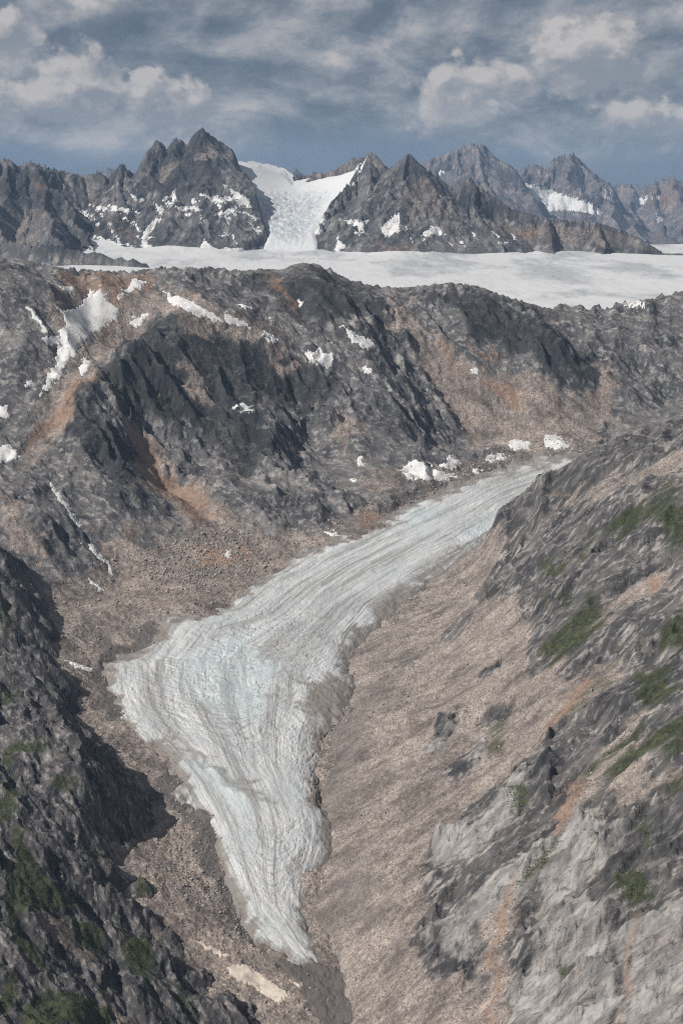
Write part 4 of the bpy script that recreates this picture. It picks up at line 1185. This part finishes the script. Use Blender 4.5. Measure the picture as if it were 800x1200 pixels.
def sheet(S, poly, name, mat, thick, seed, jitter=2.0, up=3, edge=2.5, rough=0.0):
    """a lens of snow (or sand, or water) laid on a surface S inside an outline"""
    Xs, Ys, Zs = S
    U, V = proj(Xs, Ys, Zs)
    pu, pv = np.array(poly, float).T
    m = (U > pu.min() - 4) & (U < pu.max() + 4) & (V > pv.min() - 4) & (V < pv.max() + 4)
    r, c = np.where(m)
    if len(r) == 0:
        return None
    r0, r1, c0, c1 = max(r.min() - 1, 0), min(r.max() + 2, Xs.shape[0]), max(c.min() - 1, 0), min(c.max() + 2, Xs.shape[1])
    nr, nc = r1 - r0, c1 - c0
    while nr * nc * up * up > 160000 and up > 1:
        up -= 1

    def ups(A):
        A = A[r0:r1, c0:c1].astype(float)
        rr, cc = np.linspace(0, nr - 1, (nr - 1) * up + 1), np.linspace(0, nc - 1, (nc - 1) * up + 1)
        ri, ci = np.clip(rr.astype(int), 0, nr - 2), np.clip(cc.astype(int), 0, nc - 2)
        fr, fc = (rr - ri)[:, None], (cc - ci)[None]
        a, b = A[ri][:, ci], A[ri][:, ci + 1]
        d, e = A[ri + 1][:, ci], A[ri + 1][:, ci + 1]
        return (a * (1 - fc) + b * fc) * (1 - fr) + (d * (1 - fc) + e * fc) * fr
    if nr < 3 or nc < 3:
        return None
    x, y, z = ups(Xs), ups(Ys), ups(Zs)
    u, v = proj(x, y, z)
    wl = float(np.median(y)) / F * 14
    s = sdf(poly, u + jitter * fbm(x, y, wl, 4, 0.6, seed), v + jitter * fbm(x, y, wl, 4, 0.6, seed + 5))
    s = s + 1.5 * fbm(x, y, wl * 0.35, 3, 0.6, seed + 6)
    zs = z.copy()
    for _ in range(24):
        zp = np.pad(zs, 1, mode='edge')
        zs = (zp[:-2, 1:-1] + zp[2:, 1:-1] + zp[1:-1, :-2] + zp[1:-1, 2:] + zp[1:-1, 1:-1]) / 5
    zz = zs + thick * (sm(s, -0.6, edge) - 0.35) + rough * fbm(x, y, wl * 0.5, 3, 0.5, seed + 8)
    zz = np.maximum(zz, z + 0.8 * sm(s, 0.0, 1.5) - 0.5)
    keep = qmask(s > -0.8)
    if keep.sum() < 4:
        return None
    keep = largest(keep.reshape(x.shape[0] - 1, x.shape[1] - 1)).ravel()
    Vv = np.stack([x, y, zz], -1).reshape(-1, 3)
    Vv, Qq, _ = compact(Vv, quads(*x.shape)[keep], {})
    cen = Vv.mean(0)
    cen[2] = Vv[:, 2].min()
    o = mesh_np(name, Vv - cen, Qq, mat)
    o.location = cen
    return o


SMALL = 'small white snow patch left on the dark mountain wall'
GS = 'snow patches on the mountain wall'
wall_snow = [
    ([(60, 353), (75, 364), (90, 361), (104, 348), (118, 334), (124, 350), (140, 361), (138, 374), (112, 390), (96, 403), (82, 420), (71, 440), (56, 455), (47, 464), (50, 450), (62, 430), (72, 408), (58, 402), (44, 394), (67, 393), (78, 380), (74, 370)],
     'large forked snowfield in the rust-brown hollow, tailing down into a gully'),
    ([(105, 322), (118, 322), (128, 327), (115, 334)], 'small snow cap just under the skyline above the forked snowfield'), ([(137, 340), (150, 337), (155, 327), (175, 330), (166, 338), (150, 343)], 'bent snow patch on the rust-brown ground above the forked snowfield'), ([(70, 335), (85, 337), (90, 346), (76, 344)], 'small snow patch on rust-brown ground touching the head of the forked snowfield'),
    ([(27, 358), (34, 358), (60, 388), (52, 388), (38, 372)], 'thin slanting snow streak on the dark rock left of the forked snowfield'),
    ([(190, 341), (220, 350), (250, 367), (267, 380), (240, 374), (200, 356)], 'long slanting snow ribbon on the bench above the dark buttress'),
    ([(262, 364), (280, 373), (298, 388), (280, 384), (264, 376)], 'tapering snow strip in the middle of the slanting bench line'), ([(303, 386), (318, 392), (328, 400), (320, 404)], 'last small snow scrap at the low end of the slanting bench line'),
    ([(357, 416), (375, 408), (392, 419), (390, 432), (370, 427)], 'compact snow patch in a hollow below the ridge'), ([(272, 477), (285, 470), (298, 482), (282, 484)], 'lone snow patch on the face of the dark buttress'),
    ([(0, 522), (11, 520), (24, 535), (12, 541), (-20, 546), (-20, 524)], 'bright snow patch at the foot of the rust-orange streak'), ([(-10, 474), (9, 476), (12, 489), (2, 491), (-10, 488)], 'rounded snow patch on dark rock above the bright patch by the rust-orange streak'),
    ([(92, 431), (102, 415), (107, 432), (96, 441)], 'upright snow tongue beside the tail of the forked snowfield'), ([(150, 379), (172, 367), (175, 371), (160, 384)], 'small slanting snow patch on the brow of the dark buttress'), ([(278, 357), (294, 358), (296, 363), (284, 363)], 'small flat snow patch above the middle of the bench line'),
    ([(30, 444), (37, 444), (38, 452), (31, 452)], 'tiny snow dot on dark rock beside the snowfield tail'), ([(398, 380), (420, 394), (438, 402), (434, 411), (412, 400)], 'snow sliver in the gully near the crest of the ridge'),
    ([(549, 436), (554, 430), (563, 433), (560, 439), (553, 438)], 'tiny snow dot amid the tan scree hollow of the wall'), ([(467, 551), (478, 544), (488, 539), (510, 548), (537, 560), (510, 563), (487, 563)], 'wedge-shaped avalanche snow at the edge of the upper glacier'),
    ([(516, 547), (527, 533), (543, 543), (534, 550)], 'blunt snow heap above the wedge of avalanche snow'), ([(553, 548), (564, 549), (564, 554), (554, 554)], 'tiny oval snow fleck on the dark rubble beside the upper glacier'),
    ([(563, 538), (580, 531), (597, 535), (577, 541)], 'low snow strip between the heap and the broken patch at the wall foot'), ([(594, 520), (606, 515), (622, 516), (620, 528), (600, 528)], 'broken snow patch at the wall foot beside the upper glacier'),
    ([(637, 509), (648, 508), (672, 524), (650, 526), (638, 524)], 'snow cone at the wall foot where the glacier bends away'), ([(417, 536), (425, 535), (428, 545), (420, 546)], 'tiny snow fleck high above the wedge of avalanche snow'),
    ([(379, 623), (392, 622), (402, 627), (386, 629)], 'flat snow scrap at the rim of the glacier below pinkish rocks'), ([(724, 351), (745, 349), (762, 358), (737, 359)], 'snow strip on the skyline ridge in front of the icefield'), ([(150, 372), (158, 369), (160, 374)], SMALL), ([(345, 350), (356, 353), (352, 357)], SMALL),
    ([(410, 560), (418, 560), (416, 565), (409, 565)], SMALL), ([(428, 432), (434, 432), (434, 438), (428, 438)], SMALL), ([(105, 340), (112, 341), (108, 360), (103, 358)], SMALL), ([(135, 348), (145, 341), (148, 346), (137, 353)], SMALL),
    ([(225, 322), (236, 322), (232, 327)], SMALL), ([(314, 368), (322, 369), (320, 374)], SMALL), ([(452, 452), (458, 450), (460, 458), (454, 458)], SMALL), ([(240, 345), (250, 347), (246, 353)], SMALL)]
for i, (pl, lab) in enumerate(wall_snow):
    o = sheet(AB, pl, 'snow_patch', M_SNOW, 5.0, 900 + i * 3, 3.0)
    if o:
        tag(o, lab, 'snow', GS)
FLOORS = 'thin dirty snow strip lying on the scree of the valley floor'
for i, pl in enumerate([[(102, 676), (108, 678), (124, 694), (116, 693)], [(75, 773), (92, 777), (112, 784), (108, 788), (88, 782)], [(114, 941), (124, 948), (138, 962), (163, 980), (148, 976), (130, 962)], [(135, 952), (143, 955), (147, 962), (138, 960)],
                        [(140, 985), (150, 988), (152, 996), (144, 993)], [(265, 645), (272, 645), (270, 655), (262, 652)], [(452, 697), (466, 698), (462, 702), (450, 701)]]):
    S = AB if i != 6 else CC
    o = sheet(S, pl, 'snow_patch', M_SNOW, 4.0, 1000 + i * 3, 1.5)
    if o:
        tag(o, FLOORS, 'snow', 'snow strips on the valley floor')
FAR1 = 'thin snow ledge on the rock face of the three-summit mountains'
for i, pl in enumerate([[(165, 284), (172, 265), (182, 254), (188, 257), (176, 271), (172, 284), (192, 296), (169, 293)], [(234, 228), (262, 232), (275, 230), (278, 234), (255, 238)], [(194, 232), (206, 241), (234, 243), (236, 247), (208, 246), (196, 238)],
                        [(250, 251), (274, 243), (278, 247), (259, 254)], [(296, 267), (311, 270), (309, 277)], [(262, 216), (290, 232), (296, 245), (280, 240)], [(205, 222), (208, 232), (204, 240), (200, 230)], [(212, 230), (222, 232), (218, 235)],
                        [(55, 200), (62, 206), (66, 220), (60, 214)], [(105, 240), (150, 243), (165, 250), (120, 247)], [(235, 290), (240, 280), (252, 290), (300, 292), (318, 285), (322, 292), (300, 306), (230, 306)],
                        [(105, 276), (130, 282), (160, 290), (130, 288)], [(280, 248), (306, 255), (300, 258)], [(150, 222), (160, 232), (175, 236), (160, 236)], [(185, 240), (192, 246), (190, 252), (184, 248)], [(170, 296), (230, 290), (240, 312), (180, 312)]]):
    o = sheet(FL, pl, 'snow_patch', M_SNOW, 8.0, 1100 + i * 3, 1.6)
    if o:
        tag(o, FAR1, 'snow', 'snow ledges on the left mountains')
rs = random.Random(4)
for i in range(32):
    u, v = rs.uniform(95, 305), rs.uniform(222, 292)
    if v < 222 + abs(u - 210) * 0.12:
        v += 25
    L, wd, an = rs.uniform(6, 20), rs.uniform(1.2, 2.4), rs.choice([rs.uniform(-0.35, 0.5), rs.uniform(0.7, 1.2)])
    dx, dy = math.cos(an) * L, math.sin(an) * L
    o = sheet(FL, [(u - dx / 2, v - dy / 2), (u - dx * 0.1, v - dy * 0.1 - wd), (u + dx / 2, v + dy / 2), (u + dx * 0.05, v + dy * 0.05 + wd)], 'snow_patch', M_SNOW, 8.0, 1500 + i * 3, 1.4)
    if o:
        tag(o, FAR1, 'snow', 'snow ledges on the left mountains')
FAR2 = 'thin snow patch among the crags of the pyramid-shaped peaks'
for i, pl in enumerate([[(444, 268), (456, 258), (467, 251), (468, 272), (452, 277)], [(492, 276), (507, 264), (521, 275)], [(570, 266), (585, 277), (575, 276)], [(398, 257), (430, 259), (424, 270), (410, 262)], [(364, 278), (374, 258), (383, 253), (372, 274)],
                        [(550, 272), (556, 275), (558, 282)], [(573, 284), (582, 295), (592, 304), (572, 304)], [(400, 262), (412, 270), (425, 272), (420, 276)], [(535, 278), (548, 290), (540, 286)], [(395, 278), (405, 290), (392, 296)], [(618, 275), (626, 274), (624, 279)],
                        [(420, 195), (428, 190), (415, 215), (410, 220)]]):
    o = sheet(FM, pl, 'snow_patch', M_SNOW, 8.0, 1200 + i * 3, 1.5)
    if o:
        tag(o, FAR2, 'snow', 'snow patches on the pyramid peaks')
for i in range(16):
    u, v = rs.uniform(395, 640), rs.uniform(252, 292)
    L, wd, an = rs.uniform(6, 16), rs.uniform(1.1, 2.2), rs.choice([rs.uniform(-0.5, 0.4), rs.uniform(0.7, 1.2)])
    dx, dy = math.cos(an) * L, math.sin(an) * L
    o = sheet(FM, [(u - dx / 2, v - dy / 2), (u - dx * 0.1, v - dy * 0.1 - wd), (u + dx / 2, v + dy / 2), (u + dx * 0.05, v + dy * 0.05 + wd)], 'snow_patch', M_SNOW, 8.0, 1700 + i * 3, 1.4)
    if o:
        tag(o, FAR2, 'snow', 'snow patches on the pyramid peaks')
o = sheet(FB, [(611, 217), (632, 219), (650, 226), (668, 231), (700, 242), (704, 252), (680, 248), (660, 246), (642, 246), (628, 236)], 'hanging_glacier', M_SNOW, 30.0, 1300, 1.2)
if o:
    tag(o, 'small pale glacier draped on the hazy brown-grey mountain', 'glacier')
for S, pl, lab in [(FB, [(707, 224), (712, 226), (720, 238), (714, 238)], 'snow streak on the right ridge of the glaciated mountain'), (FC, [(748, 234), (757, 232), (754, 242)], 'snow fleck on the farthest purple mountain'),
                   (FC, [(764, 232), (772, 230), (770, 236)], 'snow fleck on the farthest purple mountain'), (FC, [(768, 252), (776, 258), (770, 260)], 'snow fleck on the farthest purple mountain'),
                   (FA, [(514, 201), (519, 201), (517, 208)], 'snow fleck on the hazy blue mountain')]:
    o = sheet(S, pl, 'snow_patch', M_SNOW, 18.0, 1320, 1.0)
    if o:
        tag(o, lab, 'snow', 'snow flecks on the farthest mountains')
for i, (pl, lab) in enumerate([([(57, 566), (62, 566), (72, 582), (87, 600), (97, 622), (99, 632), (118, 649), (131, 661), (135, 676), (131, 674), (126, 661), (110, 648), (95, 635), (93, 622), (83, 603), (67, 583)], 'white stream cascading down the rocky foot of the mountain wall')]):
    o = sheet(AB, pl, 'mountain_stream', M_WATER, 4.0, 1400, 2.0, edge=1.5)
    if o:
        tag(o, lab, 'stream')
for i, (pl, lab) in enumerate([([(226, 1098), (250, 1110), (272, 1120), (268, 1124), (240, 1114)], 'thin pale sand streak beside the toe of the rock spur'),
                               ([(262, 1132), (290, 1132), (318, 1148), (340, 1166), (326, 1178), (300, 1160), (272, 1144)], 'fan of pale washed sand below the end of the glacier'), ([(335, 1148), (356, 1152), (352, 1158)], 'small pale sand patch just below the ice tongue')]):
    o = sheet(AB, pl, 'sand_patch', M_SAND, 3.0, 1420 + i, 3.0)
    if o:
        tag(o, lab, 'sand')

# ------------------------------------------------------------------ boulders on the rubble, low shrubs on the slopes
IC_V, IC_F = [], []
_p = (1 + 5 ** 0.5) / 2
IC_V = np.array([(-1, _p, 0), (1, _p, 0), (-1, -_p, 0), (1, -_p, 0), (0, -1, _p), (0, 1, _p), (0, -1, -_p), (0, 1, -_p), (_p, 0, -1), (_p, 0, 1), (-_p, 0, -1), (-_p, 0, 1)]) / 1.9
IC_F = np.array([(0, 11, 5), (0, 5, 1), (0, 1, 7), (0, 7, 10), (0, 10, 11), (1, 5, 9), (5, 11, 4), (11, 10, 2), (10, 7, 6), (7, 1, 8), (3, 9, 4), (3, 4, 2), (3, 2, 6), (3, 6, 8), (3, 8, 9), (4, 9, 5), (2, 4, 11), (6, 2, 10), (8, 6, 7), (9, 8, 1)])


def scatter(S, weight, n, seed):
    r = np.random.default_rng(seed)
    Xs, Ys, Zs = S
    w_ = (weight * Ys * np.gradient(Ys[:, 0])[:, None]).ravel()
    idx = r.choice(len(w_), n, p=w_ / w_.sum())
    return np.stack([Xs.ravel()[idx], Ys.ravel()[idx], Zs.ravel()[idx]], -1), r


def rocks(pts, size, r):
    n = len(pts)
    v = IC_V[None] * (1 + r.normal(0, 0.22, (n, 12, 3)))
    v = v * (size[:, None, None] * r.uniform(0.6, 1.25, (n, 1, 3)))
    a = r.uniform(0, 6.28, n)
    c, s_ = np.cos(a)[:, None], np.sin(a)[:, None]
    v = np.stack([v[..., 0] * c - v[..., 1] * s_, v[..., 0] * s_ + v[..., 1] * c, v[..., 2]], -1)
    v += pts[:, None] + np.array([0, 0, 0.25]) * size[:, None, None]
    f_ = IC_F[None] + (np.arange(n) * 12)[:, None, None]
    return v.reshape(-1, 3), f_.reshape(-1, 3)


Xa, Ya, Za = AB
Ua, Va = proj(Xa, Ya, Za)
free = (over < Za - 2) & (sample(GG, Xa.ravel(), Ya.ravel()).reshape(Xa.shape) < Za)
band = soft([[(170, 930), (230, 960), (275, 1040), (310, 1110), (285, 1120), (230, 1060), (180, 990)], [(180, 640), (290, 620), (310, 660), (230, 690), (170, 680)]], Ua, Va, 20)
wa = np.clip(soft([POLY_FLOOR], Ua, Va, 12) * (0.35 + 2.2 * band), 0, 5) * free * (Va < 1230)
pts, r = scatter(AB, wa, 7500, 5)
sz = np.clip(r.lognormal(0.25, 0.45, len(pts)), 0.6, 4.5) * (pts[:, 1] / 3600)
v1, f1 = rocks(pts, sz, r)
Uc, Vc = proj(*CC)
onC = (Uc > 340) & (Uc < 830) & (Vc < 1220) & (CC[2] > np.interp(CC[1], GZ_Y, GZ_Z))
pts2, r = scatter(CC, soft(C_SCREE, Uc, Vc, 12) * onC, 5500, 6)
v2, f2 = rocks(pts2, np.clip(r.lognormal(0.0, 0.45, len(pts2)), 0.5, 3.5) * (pts2[:, 1] / 3400), r)
tag(mesh_np('boulder_rubble', np.concatenate([v1, v2]), np.concatenate([f1, f2 + len(v1)]), M_BOULDER, smooth=False), 'pale broken boulders strewn over the scree and valley floor', 'boulders', kind='stuff')
pts, r = scatter(AB, wa * (band > 0.3), 70, 8)
for k in range(len(pts)):
    vb, fb = rocks(np.zeros((1, 3)), np.array([1.0]), r)
    if k < 8:
        o = mesh_np('boulder', vb, fb, M_BOULDER, smooth=False)
        first = (first if k else []) + [o]
    else:
        o = first[k % 8].copy()
        col.objects.link(o)
    o.location = pts[k] - np.array([0, 0, 0.6])
    kk = float(r.uniform(2.6, 5.2) * pts[k][1] / 3600)
    o.scale = (kk, kk, kk * 0.9)
    o.rotation_euler = (0, 0, float(r.uniform(0, 6.28)))
    tag(o, 'big pale boulder lying in the rubble beside the glacier', 'boulder', 'big boulders in the rubble')


def bushes(pts, size, r, leaves=16):
    n = len(pts)
    th, ph = r.uniform(0, 6.28, (n, leaves)), np.arccos(r.uniform(0, 1, (n, leaves)))
    rad = size[:, None] * r.uniform(0.45, 1.05, (n, leaves))
    c = np.stack([rad * np.sin(ph) * np.cos(th), rad * np.sin(ph) * np.sin(th), 0.8 * rad * np.cos(ph)], -1) + pts[:, None]
    tri = r.normal(0, 1, (n, leaves, 3, 3)) * (0.30 * size[:, None, None, None])
    v = (c[:, :, None] + tri).reshape(-1, 3)
    return v, np.arange(len(v)).reshape(-1, 3)


_gl_c = C_at['cover'][:, 2].reshape(CC[0].shape)
pts, r = scatter(CC, np.clip(_gl_c - 0.35, 0, 1) ** 1.3 * onC, 5200, 9)
v1, f1 = bushes(pts, r.uniform(0.5, 1.3, len(pts)) * pts[:, 1] / 3000, r)
gul_p = [[(712, 998), (740, 1030), (752, 1015), (772, 1060), (745, 1072), (722, 1040)], [(588, 915), (612, 925), (620, 950), (598, 955)], [(630, 1002), (662, 978), (640, 1012), (598, 1052), (610, 1020)], [(748, 940), (756, 945), (755, 1000), (747, 1000)], [(660, 690), (668, 690), (664, 715), (655, 712)]]
pts, r = scatter(CC, soft(gul_p, Uc, Vc, 5) ** 2 * onC, 800, 19)
v3, f3 = bushes(pts, r.uniform(1.0, 2.2, len(pts)) * pts[:, 1] / 3000, r)
Ud, Vd = proj(*DD)
_gl_d = D_at['cover'][:, 2].reshape(DD[0].shape)
pts, r = scatter(DD, np.clip(_gl_d - 0.3, 0, 1) ** 1.3 * (Ud > -30) * (Vd < 1230), 2600, 10)
v2, f2 = bushes(pts, r.uniform(0.6, 1.8, len(pts)) * pts[:, 1] / 3000, r)
tag(mesh_np('low_shrubs', np.concatenate([v1, v2, v3]), np.concatenate([f1, f2 + len(v1), f3 + len(v1) + len(v2)]), M_SHRUB, smooth=False), 'low dark green alder shrubs growing in patches and gullies of the slopes', 'shrubs', kind='stuff')

# ------------------------------------------------------------------ air: an even haze round the camera and everything on the ground
hv = np.array([(x, y, z) for z in (60, 3350) for (x, y) in ((-14000, -800), (14000, -800), (14000, 48000), (-14000, 48000))], float)
hq = np.array([(0, 3, 2, 1), (4, 5, 6, 7), (0, 1, 5, 4), (1, 2, 6, 5), (2, 3, 7, 6), (3, 0, 4, 7)])
hm_ = bpy.data.materials.new('thin_air')
hm_.use_nodes = True
q = NT(hm_.node_tree)
pv_ = q.n('ShaderNodeVolumePrincipled')
pv_.inputs['Color'].default_value = (0.46, 0.68, 1.0, 1)
pv_.inputs['Density'].default_value = 1.2e-5
pv_.inputs['Anisotropy'].default_value = 0.1
q.put(q.n('ShaderNodeOutputMaterial').inputs['Volume'], pv_.outputs[0])
tag(mesh_np('haze', hv, hq, hm_, smooth=False), 'thin blue haze filling the air over the whole valley', 'haze', kind='stuff')

# print('TRIS', sum(sum(len(p.vertices) - 2 for p in m.polygons) if len(m.polygons) < 5000 else len(m.polygons) * (len(m.polygons[0].vertices) - 2) for m in bpy.data.meshes))
